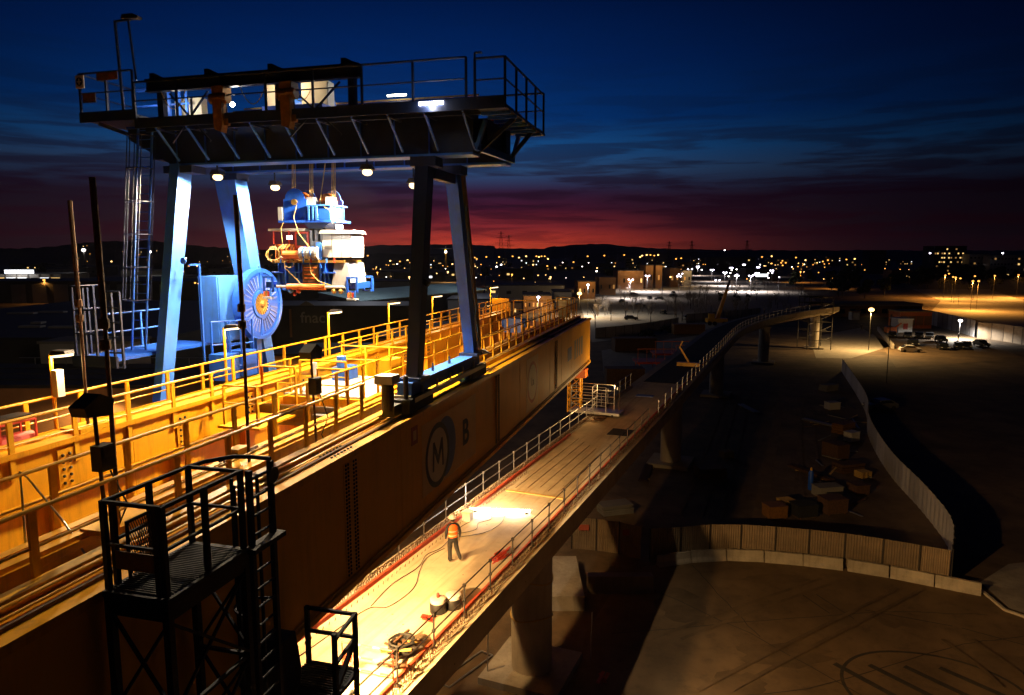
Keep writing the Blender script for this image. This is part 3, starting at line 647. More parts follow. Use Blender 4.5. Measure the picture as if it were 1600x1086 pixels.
# strip light on the near walkway
sl = cr.p('strip_light', MB().box(-7.75, -7.05, 18.82, 18.86, 24.60, 24.68), 'glow_white')
sl2 = cr.p('strip_light', MB().box(-10.9, -10.2, 23.6, 23.64, 26.0, 26.06), 'glow_tube')
cr.light((-7.4, 18.75, 24.55), 25, WHITE, .1)
cr.p('work_lamp', MB().ball((-14.2, 19.5, 25.1), .075), 'glow_white'); cr.light((-14.2, 19.7, 25.2), 25, WHITE, .06)
cr.light((-13.05, 20.35, 25.9), 75, WARM, .08); cr.light((-16.9, 20.3, 25.4), 30, WHITE, .08); cr.light((-18.2, 20.2, 25.6), 18, COOL, .08); cr.light((-10.5, 21.2, 25.6), 30, COOL, .08)  # unseen lamps added, the first to light the cream cabinets
# legs
def leg(p, q, a, b, a1, b1, m='blue', m2=None):
    l_ = cr.p('leg', MB().bar(p, q, a, b, (0, 1, 0), a1, b1), m)
    return l_
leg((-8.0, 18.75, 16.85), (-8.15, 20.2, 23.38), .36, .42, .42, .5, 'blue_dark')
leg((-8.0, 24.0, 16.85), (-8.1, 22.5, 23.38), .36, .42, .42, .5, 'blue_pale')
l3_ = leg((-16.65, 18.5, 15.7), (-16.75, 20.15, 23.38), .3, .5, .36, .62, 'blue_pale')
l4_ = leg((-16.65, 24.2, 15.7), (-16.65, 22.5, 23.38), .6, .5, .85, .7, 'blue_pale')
for y, z in ((19.45, 20.3), (23.4, 20.0)): cr.p('lifting_eye', MB().lathe([(.11, -.02), (.11, .02)], (-16.3, y, z), 14, 'y'), 'blue_pale')
cr.p('leg_tie', MB().bar((-8.05, 20.5, 22.95), (-8.05, 22.3, 22.95), .24, .3), 'blue_dark')
for y in (20.2, 22.5): cr.p('leg_head', MB().box(-8.5, -7.7, y-.32, y+.32, 23.1, 23.377), 'blue_dark'); cr.p('leg_head', MB().box(-17.2, -16.1, y-.35, y+.35, 23.15, 23.377), 'blue_dark')
cr.p('cable_duct', MB().bar((-7.72, 24.1, 17.2), (-7.82, 22.75, 23.1), .1, .16), 'cable')
cr.p('cable_duct', MB().bar((-17.1, 24.45, 16.3), (-17.1, 22.9, 23.2), .08, .1), 'cable')
for k in range(6): cr.p('loose_cable', MB().path([(-7.85+.05*k, 24.05, 17.5-.1*k), (-7.8+.05*k, 24.0, 17.1), (-7.7+.05*k, 24.3+.05*k, 16.9), (-7.75, 24.6, 17.05)], .022, 5), 'galv')
cr.p('leg_clip', MB().bar((-8.3, 19.35, 19.95), (-7.72, 19.3, 19.65), .12, .16), 'black')
# right-hand sill beam with bogies
si = cr.p('sill_beam', MB().box(-8.3, -7.86, 18.2, 24.5, 16.52, 16.86), 'blue_pale')
cr.p('sill_top', MB().box(-8.34, -7.82, 18.15, 24.55, 16.862, 16.9), 'blue_pale', si)
cr.p('guard_rail', MB().box(-7.8, -7.7, 18.1, 24.7, 16.36, 16.5), 'cream', si); cr.p('guard_end', MB().box(-8.4, -7.8, 18.0, 18.1, 16.36, 16.56), 'cream', si)
for k in range(5): cr.p('guard_strut', MB().box(-7.86, -7.8, 18.9+k*1.2, 18.96+k*1.2, 16.36, 16.7), 'cream', si)
for y in (18.75, 24.0): cr.p('leg_foot', MB().box(-8.35, -7.66, y-.36, y+.36, 16.903, 17.0), 'blue_dark', si)
for y in (20.4, 21.9): cr.p('lug', MB().prism([(y-.07, 16.9), (y+.07, 16.9), (y, 17.15)], -8.1, -8.05, 'x'), 'blue_dark', si)
for y0, y1 in ((17.7, 19.5), (23.2, 24.9)):
    bg_ = cr.p('bogie', MB().box(-8.25, -7.72, y0, y1, 16.1, 16.5), 'black'); 
    for y in (y0+.35, y1-.35): cr.p('wheel', MB().lathe([(.21, -.07), (.21, .07)], (-7.99, y, 16.3), 18, 'x'), 'steel_dark', bg_)
mo = cr.p('drive_motor', MB().tube((-8.15, 17.25, 16.3), (-8.15, 17.25, 17.05), .17, 14), 'black'); cr.p('motor_cover', MB().box(-8.42, -7.9, 17.0, 17.5, 17.05, 17.28), 'white_panel', mo); cr.p('gearbox', MB().box(-8.3, -7.95, 17.2, 17.72, 16.12, 16.42), 'black', mo)
cr.p('damper', MB().tube((-7.9, 17.9, 16.5), (-7.9, 17.9, 17.15), .07, 10), 'steel_dark'); cr.p('air_cylinder', MB().tube((-8.0, 22.9, 16.25), (-8.0, 23.4, 16.25), .16, 12), 'blue_pale')
# left-hand sill, cabin landing, ladder
cr.p('sill_beam', MB().box(-16.95, -16.35, 17.6, 25.2, 15.25, 15.72), 'blue')
lp = cr.p('landing', MB().box(-18.6, -16.95, 17.2, 21.5, 17.3, 17.4), 'blue'); cr.p('landing_skirt', MB().box(-18.6, -16.95, 17.12, 17.2, 17.1, 17.45), 'blue_dark', lp)
def frame(pts, z0, h, m, n):
    for (x0, y0), (x1, y1) in zip(pts, pts[1:]):
        for k in range(n+1):
            z = z0+h*k/n; cr.p('cage_rail', MB().tube((x0, y0, z), (x1, y1, z), .03, 6), m, lp)
        for t in (0, .5, 1): cr.p('cage_post', MB().box(x0+(x1-x0)*t-.03, x0+(x1-x0)*t+.03, y0+(y1-y0)*t-.03, y0+(y1-y0)*t+.03, z0, z0+h), m, lp)
frame([(-18.5, 18.3), (-18.5, 17.2), (-17.7, 17.2)], 17.4, 2.15, 'blue_dark', 3); frame([(-17.4, 17.25), (-16.8, 17.25)], 17.1, 2.3, 'blue_dark', 5); frame([(-18.5, 18.3), (-18.5, 21.4)], 17.4, 1.2, 'blue_pale', 2)
ld = MB()
for x in (-18.05, -17.5): ld.bar((x, 18.9, 17.4), (x+.1, 19.75, 24.9), .05, .06)
for k in range(25):
    t = k/25; ld.tube((-18.05+.1*t, 18.9+.85*t, 17.5+7.3*t), (-17.5+.1*t, 18.9+.85*t, 17.5+7.3*t), .016, 5)
cr.p('ladder', ld, 'blue_pale')
lc = MB()
for k in range(6):
    t = .22+k*.14; zc = 17.4+7.5*t; yc = 18.9+.85*t; pts = [(-17.78+.1*t+.4*math.cos(a), yc-.62*math.sin(a), zc) for a in [math.pi*i/10 for i in range(11)]]
    lc.path(pts, .02, 5)
for a in (0.0, .8, 1.57, 2.35, math.pi):
    lc.path([(-17.78+.1*t+.4*math.cos(a), 18.9+.85*t-.62*math.sin(a), 17.4+7.5*t) for t in (.22, .92)], .016, 5)
cr.p('ladder_cage', lc, 'blue_dark')
cr.p('conduit_frame', MB().box(-16.25, -16.19, 20.05, 20.11, 16.9, 20.2).box(-16.25, -16.19, 19.6, 20.05, 20.14, 20.2), 'blue')
frame([(-16.3, 20.6), (-15.7, 21.4)], 16.6, 1.6, 'blue', 2); frame([(-15.8, 20.9), (-15.8, 22.2)], 16.5, 1.7, 'blue', 2)
cr.p('control_cabinet', MB().box(-17.2, -16.45, 21.2, 22.5, 17.4, 19.75), 'blue_pale'); cr.p('cabinet_lid', MB().box(-16.44, -16.41, 21.25, 22.45, 17.45, 19.7), 'blue_pale')
for y in (20.4, 21.4): cr.p('drive_box', MB().box(-16.3, -15.6, y, y+.7, 16.2, 17.1), 'blue'); 
# cable reel
RC = (-16.05, 23.0, 18.67)
rl = cr.p('cable_reel', MB().lathe([(.42, .06), (.42, .1), (1.26, .1), (1.26, .06)], RC, 48, 'x'), 'blue', smooth=False)
cr.p('reel_rim', MB().lathe([(1.18, -.16), (1.32, -.16), (1.32, .16), (1.18, .16), (1.18, -.16)], RC, 48, 'x'), 'blue', rl)
cr.p('reel_ring', MB().lathe([(.4, .1), (.52, .1), (.52, .15), (.4, .15), (.4, .1)], RC, 32, 'x'), 'blue', rl)
cr.p('reel_cable', MB().lathe([(1.0, -.14), (1.26, -.14), (1.26, -.02), (1.0, -.02)], RC, 40, 'x'), 'brass', rl)
for k in range(32):
    a = 2*math.pi*k/32; c, s_ = math.cos(a), math.sin(a); r0, r1 = (.6, 1.06) if k % 8 else (.5, 1.2)
    cr.p('spoke', MB().bar((RC[0]+.115, RC[1]+r0*c, RC[2]+r0*s_), (RC[0]+.115, RC[1]+r1*c, RC[2]+r1*s_), .05 if k % 8 else .07, .03, (1, 0, 0)), 'lavender' if k % 8 else 'blue', rl)
for k in range(20):
    a = 2*math.pi*k/20; c, s_ = math.cos(a), math.sin(a)
    cr.p('hub_fin', MB().bar((RC[0]+.16, RC[1]+.14*c, RC[2]+.14*s_), (RC[0]+.14, RC[1]+.39*c, RC[2]+.39*s_), .06, .03, (1, 0, 0)), 'brass', rl)
cr.p('hub', MB().lathe([(.38, .05), (.38, .12), (.14, .14), (.12, .26), (.06, .28)], RC, 20, 'x'), 'brass', rl)
cr.p('reel_stand', MB().bar((-16.2, 23.0, 15.72), (-16.2, 23.0, 18.6), .22, .3), 'blue', rl)

# floodlights hung under the crane beams
def flood(x, y, z, k, lab, aim, cone=148):
    f = T('floodlight', lab, 'floodlight', (x, y, 23.38), GD)
    f.p('bracket', MB().bar((x, y, 23.38), (x, y, z+.12), .04), 'steel_dark')
    f.p('housing', MB().prism([(x-.2, z-.02), (x+.2, z-.02), (x+.11, z+.14), (x-.11, z+.14)], y-.16, y+.16, 'y'), 'steel_dark')
    f.p('lens', MB().ball((x, y, z-.09), .16, 10, 6, .7), 'glow_warm')
    f.light((x, y, z-.3), k, WARM, .12, cone, .3, aim)
flood(-15.4, 20.2, 23.1, 4600, 'lit floodlight under the crane beam beside the left leg', (-18.6, 18.0, 15))
flood(-14.8, 22.5, 22.96, 4400, 'lit floodlight hanging low between the leg with the cable reel and the hoist', (-19.4, 22.5, 15))
flood(-10.05, 20.2, 23.1, 7500, 'lit floodlight under the crane beam right of the hoist ropes', (-13.4, 17.6, 15), 136)
flood(-9.5, 22.5, 22.9, 7600, 'lit floodlight hanging low beside the thin right crane leg', (-14.0, 23.0, 15), 136)
# chain hoists on the monorail
def chain_hoist(x, lab):
    h = T('chain_hoist', lab, 'hoist', (x, 18.9, 24.3), GD)
    h.p('trolley', MB().box(x-.2, x+.2, 18.8, 19.2, 25.3, 25.5), 'ochre'); h.p('motor', MB().tube((x-.3, 18.9, 25.15), (x+.3, 18.9, 25.15), .16, 12), 'ochre')
    h.p('chain_bag', MB().prism([(x-.14, 24.25), (x+.1, 24.15), (x+.16, 24.4), (x+.16, 25.1), (x-.16, 25.1)], 18.75, 19.02, 'y'), 'ochre'); h.p('chain', MB().tube((x+.22, 18.9, 25.1), (x+.22, 18.9, 24.5), .02, 6), 'steel_dark'); h.p('hook', MB().box(x+.15, x+.29, 18.84, 18.96, 24.35, 24.55), 'ochre')
chain_hoist(-14.2, 'rusty orange chain hoist on the monorail near the left leg'); chain_hoist(-11.9, 'rusty orange chain hoist on the monorail in front of the cream cabinet')

# ================================================================ HOIST BLOCK AND LIFTING SPREADER
hx, hy = -12.4, 21.3
hb = T('hook_block', 'pale blue twin sheave hook block hung on yellow ropes', 'hook block', (hx, hy, 21.3), GD)
for i, (x, y) in enumerate(((-13.15, 21.0), (-12.5, 21.0), (-11.8, 21.2))):
    for dx in (-.06, 0, .06):
        hb.p('rope', MB().tube((x+dx, y, 22.0), (x+dx*.8, y+.2, 24.85), .014, 5), 'cable')
hb.p('rope', MB().tube((-12.2, 21.0, 22.0), (-11.8, 21.2, 24.8), .016, 5), 'cable')
arch = lambda x, r: [(x-r, 21.62), (x+r, 21.62), (x+r, 22.3)] + [(x+r*.85*math.cos(a), 22.3+.34*math.sin(a)) for a in [math.pi*i/8 for i in range(9)]] + [(x-r, 22.3)]
hb.p('sheave_plate', MB().prism(arch(-12.95, .42), 20.75, 20.8, 'y'), 'blue'); hb.p('sheave_plate', MB().prism(arch(-12.05, .36), 21.6, 21.65, 'y'), 'blue_pale'); hb.p('sheave_plate', MB().prism(arch(-12.95, .42), 21.5, 21.55, 'y'), 'blue_pale')
hb.p('sheave', MB().lathe([(.36, -.1), (.36, .1)], (-12.95, 21.15, 22.2), 20, 'y'), 'orange'); hb.p('sheave', MB().lathe([(.3, -.08), (.3, .08)], (-12.05, 21.3, 22.2), 20, 'y'), 'orange'); hb.p('pin', MB().lathe([(.1, -.06), (.1, .02), (.05, .04)], (-12.95, 20.75, 22.2), 10, 'y'), 'brass')
hb.p('base_tray', MB().box(-13.5, -11.55, 20.6, 21.9, 21.54, 21.615), 'blue'); hb.p('side_box', MB().box(-12.4, -11.62, 20.65, 21.6, 21.62, 22.05), 'blue_deep'); hb.p('shelf', MB().box(-12.45, -11.55, 20.6, 21.7, 22.055, 22.1), 'blue_pale')
for x in (-12.35, -12.2, -12.08): hb.p('rib', MB().box(x-.03, x+.03, 20.58, 20.65, 21.62, 22.05), 'blue_pale')
for x in (-12.45, -11.75): hb.p('rope_anchor', MB().box(x-.13, x+.13, 20.85, 21.1, 22.1, 22.36), 'grey_white')
hb.p('end_cap', MB().box(-13.55, -13.4, 20.7, 21.8, 21.62, 22.05), 'grey_white'); hb.p('keel', MB().prism([(-12.7, 21.54), (-11.7, 21.54), (-12.0, 21.35), (-12.5, 21.35)], 20.8, 21.7, 'y'), 'blue_dark'); hb.p('hook_shank', MB().box(-12.5, -12.2, 21.1, 21.4, 20.9, 21.36), 'steel_dark')
sp_ = T('lifting_spreader', 'blue lifting spreader carrying an orange power pack and a glaring white cabinet', 'lifting spreader', (hx, hy, 19.2), GD)
sp_.p('deck_plate', MB().box(-13.75, -11.2, 20.7, 21.9, 20.24, 20.32), 'brass')
for x0, x1, m in ((-13.75, -12.95, 'blue'), (-12.9, -11.75, 'blue'), (-11.7, -11.0, 'grey_white')): sp_.p('web', MB().prism([(x0, 19.5), (x1, 19.5), (x1-.1, 20.24), (x0+.12, 20.24)], 20.75, 21.85, 'y'), m)
for x in (-13.6, -13.35, -12.85, -12.05, -11.9): sp_.p('web_rib', MB().prism([(x-.02, 19.5), (x+.03, 19.5), (x+.03, 20.22), (x-.02, 20.22)], 20.66, 20.748, 'y'), 'blue')
for x in (-13.7, -13.0, -11.8): sp_.p('web_flange', MB().box(x-.15, x+.25, 20.62, 20.9, 19.9, 19.94), 'blue')
sp_.p('capacity_plate', MB().box(-12.75, -12.15, 20.72, 20.748, 19.6, 20.18), 'rust')
for z in (20.08, 20.0, 19.86, 19.74): sp_.p('text_line', MB().box(-12.68, -12.25+random.uniform(-.1, .05), 20.712, 20.72, z-.02, z+.02), 'orange')
sp_.p('lower_beam', MB().box(-14.0, -10.85, 20.8, 21.1, 19.42, 19.52).box(-14.0, -10.85, 21.5, 21.8, 19.42, 19.52), 'blue')
sp_.p('slew_tube', MB().tube((-13.3, 20.7, 19.45), (-11.9, 20.7, 19.45), .1, 12), 'orange'); sp_.p('slew_rod', MB().tube((-13.7, 20.7, 19.45), (-11.2, 20.7, 19.45), .05, 10), 'grey_white')
for x in (-14.05, -10.95):
    for y in (20.72, 21.85):
        for x2 in (x-.17, x+.17): sp_.p('clamp_post', MB().box(x2-.03, x2+.03, y-.03, y+.03, 19.28, 19.78), 'blue')
        for z in (19.3, 19.76): sp_.p('clamp_bar', MB().box(x-.2, x+.2, y-.03, y+.03, z-.03, z+.03), 'blue')
    sp_.p('clamp_head', MB().box(x-.12, x+.12, 20.76, 21.8, 19.4, 19.6), 'blue_deep')
    for k in range(4): sp_.p('clamp_valve', MB().tube((x-.12+.08*k, 20.66, 19.12), (x-.12+.08*k, 20.66, 19.28+.03*(k % 2)), .035, 8), ('orange', 'brass', 'red', 'blue_pale')[k])
    sp_.p('clamp_foot', MB().box(x-.14, x+.16, 20.58, 20.8, 19.04, 19.1), 'grey_white')
for k in range(9):
    x = -13.75+k*.28; sp_.p('fitting', MB().tube((x, 20.62, 20.24), (x, 20.62, 20.34+.03*(k % 3)), .03, 6), ('brass', 'blue_pale', 'red')[k % 3])
for k in range(7): sp_.p('louvre', MB().box(-13.82+k*.1, -13.78+k*.1, 20.88, 20.9, 20.4, 20.8), 'rust')
for k in range(4): sp_.p('cabinet_seam', MB().box(-11.99+k*.34, -11.97+k*.34, 20.742, 20.75, 20.44, 21.16), 'mark_grey')
for k in range(6): sp_.p('hose', MB().path([(-13.5+.05*k, 20.85, 20.85), (-13.6+.06*k, 20.7, 20.7), (-13.55+.05*k, 20.68, 20.45), (-13.2+.06*k, 20.6, 20.32)], .016, 5), ('cable', 'black', 'orange')[k % 3])
for k in range(5): sp_.p('flange', MB().lathe([(.22, -.02), (.22, .02)], (-12.72+k*.14, 20.7, 20.55), 14, 'x'), 'blue_pale' if k % 2 else 'galv')
for x in (-13.2, -12.9, -11.6, -11.35): sp_.p('valve', MB().ball((x, 20.7, 19.32), .09, 8, 5).tube((x, 20.85, 19.5), (x, 20.7, 19.32), .05, 6), random.choice(['blue_pale', 'red', 'brass']))
sp_.p('red_lamp', MB().ball((-13.05, 20.7, 19.2), .06, 8, 5), 'red')
sp_.p('white_cabinet', MB().box(-12.0, -10.95, 20.75, 21.6, 20.42, 21.18), 'white_panel'); sp_.p('cabinet_roof', MB().prism([(-12.08, 21.18), (-10.87, 21.18), (-10.95, 21.28), (-12.0, 21.3)], 20.68, 21.66, 'y'), 'grey_white'); sp_.p('cabinet_mark', MB().box(-11.9, -11.65, 20.742, 20.748, 20.68, 20.78), 'mark_grey')
sp_.p('power_pack', MB().box(-13.85, -13.15, 20.9, 21.6, 20.33, 20.85), 'orange'); sp_.p('pack_frame', MB().box(-13.88, -13.84, 20.85, 20.89, 20.85, 21.3)  , 'red'); sp_.p('pack_post', MB().box(-13.3, -13.26, 20.85, 20.89, 20.85, 21.3), 'red'); sp_.p('pack_case', MB().box(-13.12, -12.6, 20.95, 21.5, 20.7, 21.25), 'red'); sp_.p('pack_roof', MB().box(-13.98, -12.6, 20.75, 21.7, 21.28, 21.36), 'cream')
sp_.p('pack_window', MB().box(-13.05, -12.68, 20.94, 20.949, 20.8, 21.18), 'black'); 
sp_.p('motor', MB().tube((-13.35, 20.65, 20.5), (-12.75, 20.65, 20.5), .14, 14), 'orange'); sp_.p('gear_case', MB().tube((-12.75, 20.7, 20.55), (-12.1, 20.7, 20.55), .2, 14), 'grey_white'); sp_.p('pump', MB().tube((-12.3, 20.6, 20.5), (-12.3, 20.9, 20.5), .15, 12), 'blue_pale'); sp_.p('tank', MB().box(-12.9, -12.2, 21.0, 21.5, 20.55, 20.95), 'grey_white'); sp_.p('manifold', MB().box(-12.2, -12.02, 20.7, 21.2, 20.33, 20.9), 'blue_pale')
for x in (-12.55, -12.35, -12.15): sp_.p('upright', MB().box(x-.05, x+.05, 21.0, 21.1, 20.95, 21.3), 'grey_white')
hoses = [[(-13.4, 20.7, 20.35), (-13.3, 20.6, 20.05), (-12.9, 20.6, 19.7), (-12.7, 20.6, 19.5)], [(-12.4, 20.6, 20.3), (-12.35, 20.6, 19.9), (-12.1, 20.6, 19.65), (-11.6, 20.6, 19.5)],
         [(-12.75, 20.55, 22.1), (-12.85, 20.5, 21.7), (-12.7, 20.5, 21.2), (-12.4, 20.55, 20.8), (-12.2, 20.6, 20.5)], [(-11.75, 20.55, 22.0), (-11.5, 20.5, 21.9), (-11.45, 20.5, 21.5)], [(-13.3, 20.6, 21.54), (-13.4, 20.6, 21.35), (-13.35, 20.6, 20.7)]]
for k in range(3): hoses.append([(-13.85+(.2+.05*k)*math.cos(a)+.02*k, 20.8-.03*k, 20.5+(.28-.05*k)*math.sin(a)) for a in [2*math.pi*i/14 for i in range(15)]])
hoses.append([(-13.15+.18*math.cos(a), 20.6, 20.2+.12*math.sin(a)) for a in [2*math.pi*i/12 for i in range(13)]])
for h_ in hoses: sp_.p('hose', MB().path(h_, .014, 6), 'cable')
sp_.p('work_lamp', MB().box(-11.35, -11.15, 20.5, 20.58, 21.32, 21.44), 'glow_white'); sp_.light((-11.25, 20.2, 21.6), 14, WHITE, .08)
sp_.p('work_lamp', MB().box(-13.0, -12.85, 20.3, 20.36, 21.0, 21.1), 'glow_white'); sp_.light((-12.6, 19.9, 21.15), 14, WHITE, .08)
# ================================================================ THINGS ON THE GIRDERS
# handrail lamp posts
def rail_lamp(y, lab):
    x = -15.1
    t = T('lamp_post', lab, 'lamp post', (x, y, 16.1), GD, 'lamp posts along the far handrail')
    t.p('pole', MB().tube((x, y, 16.1), (x, y, 18.12), .045, 8), 'yellow_rail')
    t.p('arm', MB().tube((x, y, 18.1), (x+.22, y+.02, 18.16), .03, 6), 'steel_dark')
    t.p('head', MB().prism([(x+.08, 18.1), (x+.6, 18.16), (x+.56, 18.24), (x+.18, 18.24)], y-.13, y+.13, 'y'), 'steel_dark')
    t.p('lens', MB().prism([(x+.12, 18.05), (x+.58, 18.1), (x+.58, 18.155), (x+.12, 18.095)], y-.11, y+.11, 'y'), 'glow_yellow')
    t.light((x+.36, y, 17.95), 170, YEL, .12)
    return t
LP = 'yellow lamp post with lit tilted head fixed to the far handrail'
for y in (26.4, 32.3, 38.2, 44.3, 49.8): rail_lamp(y, LP)
rail_lamp(19.7, 'yellow lamp post with lit head in front of the blue crane landing')
lb_ = rail_lamp(13.3, 'yellow lamp post with lit head and a white box on its pole'); lb_.p('switch_box', MB().box(-15.02, -14.85, 13.2, 13.4, 17.1, 17.75), 'white_panel'); lb_.p('wire', MB().path([(-14.95, 13.25, 17.1), (-15.0, 13.2, 16.8), (-15.08, 13.28, 16.6)], .012, 5), 'cable')
# threaded tie rods
for x, y, lab in ((-13.92, 13.1, 'rusty threaded rod standing on the girder flange by the lamp post with the white box'), (-9.4, 9.3, 'long rusty threaded rod standing beside the black lamp stand with a box'), (-9.35, 12.8, 'rusty threaded rod standing upright in front of the blue cable reel')):
    zb = 16.43 if x < -12 else 15.96
    t = T('threaded_rod', lab, 'rod', (x, y, zb), GD)
    t.p('rod', MB().tube((x, y, zb), (x+.02, y, 19.4), .036, 8), 'rust'); t.p('upper_rod', MB().tube((x+.02, y, 19.3), (x-.01, y, 21.72), .05, 8), 'rust')
    t.p('coupler', MB().lathe([(.06, 0), (.085, .02), (.085, .16), (.06, .18)], (x, y, 18.95), 8), 'rust'); t.p('coupler', MB().lathe([(.06, 0), (.085, .02), (.085, .16), (.06, .18)], (x, y, 19.3), 8), 'rust'); t.p('base_plate', MB().box(x-.3, x+.3, y-.5, y+.5, zb, zb+.1), 'yellow_rail')
# unlit flood stands
for x, y, lab in ((-8.85, 8.55, 'black unlit floodlight on a pole stand near the dark ladder tower'), (-8.85, 14.75, 'black unlit floodlight on a pole stand by the crane drive motor')):
    t = T('light_stand', lab, 'light stand', (x, y, 15.3), GD)
    t.p('pole', MB().tube((x, y, 15.3), (x-.05, y-.05, 18.1), .03, 8), 'rust'); t.p('head', MB().prism([(y-.35, 18.1), (y+.1, 18.05), (y+.15, 18.3), (y-.1, 18.42), (y-.4, 18.25)], x-.16, x+.14, 'x'), 'black'); t.p('yoke', MB().tube((x-.05, y-.02, 18.1), (x-.02, y+.3, 18.22), .025, 6), 'black')
    t.p('control_box', MB().box(x-.1, x+.1, y-.13, y+.13, 17.2, 17.6), 'black'); t.p('control_lid', MB().box(x+.1, x+.12, y-.1, y+.1, 17.42, 17.58), 'steel_dark')
    t.p('cable', MB().path([(x+.12, y, 17.2), (x+.2, y+.2, 16.6), (x+.1, y+.05, 16.2), (x+.15, y+.3, 15.7), (x, y+.5, 15.35)], .016, 5), 'black')
# small red engine
t = T('engine_unit', 'small red tube-framed engine unit behind the near end of the far handrail', 'engine', (-14.75, 11.9, 16.12), GD)
t.p('engine', MB().box(-14.95, -14.6, 11.5, 12.2, 16.13, 16.5).tube((-14.7, 11.4, 16.4), (-14.7, 12.3, 16.4), .14, 10), 'red'); t.p('frame', MB().box(-15.0, -14.96, 11.4, 12.3, 16.8, 16.84).box(-14.55, -14.51, 11.4, 12.3, 16.8, 16.84).box(-14.96, -14.55, 12.26, 12.3, 16.8, 16.84).box(-14.55, -14.51, 11.4, 11.44, 16.13, 16.8).box(-14.55, -14.51, 12.26, 12.3, 16.13, 16.8).box(-15.0, -14.96, 12.26, 12.3, 16.13, 16.8), 'red'); t.p('seat', MB().box(-14.96, -14.55, 11.45, 12.25, 16.845, 16.95), 'black')
one('hanging_cable', MB().path([(-10.12, 8.2, 15.97), (-10.1, 8.2, 16.8), (-10.16, 8.25, 17.15), (-10.2, 8.4, 17.0), (-9.9, 8.7, 16.2), (-9.3, 8.6, 15.6), (-9.0, 8.0, 15.33)], .018, 6), 'galv', 'grey cable looped over the inner yellow handrail by the walkway', 'cable', (-9.6, 8.3, 15.3), GD)
t = T('tool_bundle', 'bundle of rods and timber lying on the girder flange behind the dark tower', 'bundle', (-9.8, 13.1, 15.95), GD)
for k in range(5): t.p('rod', MB().tube((-9.95+.06*k, 12.6, 16.07+.03*(k % 2)), (-9.9+.05*k, 13.9-.1*k, 16.07+.03*(k % 2)), .025, 6), 'rust')
t.p('block', MB().box(-9.98, -9.7, 12.9, 13.3, 16.1, 16.26), 'cable')
# ================================================================ ASSUMED, UNSEEN LAMPS BELOW THE GIRDERS
def assumed_lamp(x, y, z, power, aim, lab, col=DECKW, top=15.3, spot=150, bl=.5):
    t = T('floodlight', lab, 'floodlight', (x, y, top), GD)
    t.p('bracket', MB().tube((x, y, top), (x, y, z+.1), .03, 6), 'steel_dark'); t.p('housing', MB().prism([(x-.18, z), (x+.18, z), (x+.1, z+.14), (x-.1, z+.14)], y-.14, y+.14, 'y'), 'steel_dark'); t.p('lens', MB().box(x-.15, x+.15, y-.11, y+.11, z-.03, z-.004), 'glow_warm')
    t.light((x, y, z-.12), power, col, .14, spot, bl, aim)
assumed_lamp(-11.5, 19.1, 15.0, 6000, (-7.2, 24.0, 9), 'assumed floodlight under the cross platform shining on the deck', top=15.3)  # assumed lamp, placed by the direction of the worker's shadow
assumed_lamp(-9.3, 13.0, 12.5, 21000, (9.0, 31.0, 0), 'assumed unseen floodlight fixed under the tall girder near the end of the lit deck', top=12.8, spot=116, bl=.7)  # unseen lamp added to light the ground right of the viaduct
assumed_lamp(-11.9, 14.0, 13.2, 1900, (-9.9, 16.0, 9), 'assumed floodlight low between the girders over the near deck', top=15.2, spot=120)  # assumed lamp, put in for the glare on the near deck
cb_ = T('added_lamp_beam', 'thin yellow beam added low between the girders to carry an assumed lamp', 'beam', (-12, 27.6, 13.5), GD); cb_.p('beam', MB().box(-13.68, -10.22, 27.52, 27.68, 13.5, 13.66), 'yellow')  # beam added only as support for the added lamp
assumed_lamp(-12.3, 27.6, 12.75, 6000, (-8.4, 36.5, 9), 'assumed floodlight on the added low cross beam lighting the far deck', top=13.5, spot=125)  # unseen lamp added to brighten the far part of the lit deck
t = T('floodlight', 'small dark floodlight assumed on the cage platform, turned to light the girder end', 'floodlight', (-12.2, 49.2, 9.3), DD)  # assumed lamp, added to brighten the girder face at its far end
t.p('stand', MB().tube((-12.2, 49.2, 9.3), (-12.2, 49.2, 10.8), .03, 6), 'steel_dark'); t.p('housing', MB().box(-12.32, -12.1, 49.05, 49.35, 10.8, 11.0), 'steel_dark'); t.p('lens', MB().box(-12.35, -12.325, 49.08, 49.32, 10.82, 10.98), 'glow_warm')
t.light((-12.45, 49.2, 10.95), 700, DECKW, .1, 150, .6, (-20, 44, 14.0))
# ================================================================ LADDER TOWER
tw_ = T('ladder_tower', 'dark blue steel access tower with railed platform and caged ladder beside the tall girder', 'access tower', (-7.1, 8.1, 0), GD)
X0, X1, Y0, Y1 = -7.52, -6.6, 7.2, 8.8
for x in (X0, X1):
    for y in (Y0, Y1): tw_.p('post', MB().box(x-.05, x+.05, y-.05, y+.05, 0, 16.0), 'tower_blue')
fl_ = tw_.p('platform', MB().box(X0-.06, X1+.06, Y0-.06, Y1+.06, 15.98, 16.06), 'tower_blue')
gb = MB()
for k in range(30): gb.box(X0, X1, Y0+.02+k*.052, Y0+.035+k*.052, 16.063, 16.08)
tw_.p('grating', gb, 'tower_blue', fl_, kind='stuff')
for p, q in (((X0, Y0), (X1, Y0)), ((X1, Y0), (X1, Y1)), ((X0, Y1), (X1, Y1)), ((X0, Y0), (X0, Y1))):
    tw_.p('edge_beam', MB().bar((p[0], p[1], 15.88), (q[0], q[1], 15.88), .1, .18), 'tower_blue'); tw_.p('handrail', MB().bar((p[0], p[1], 17.28), (q[0], q[1], 17.28), .05, .05), 'tower_blue'); tw_.p('mid_rail', MB().bar((p[0], p[1], 16.7), (q[0], q[1], 16.7), .04, .04), 'tower_blue')
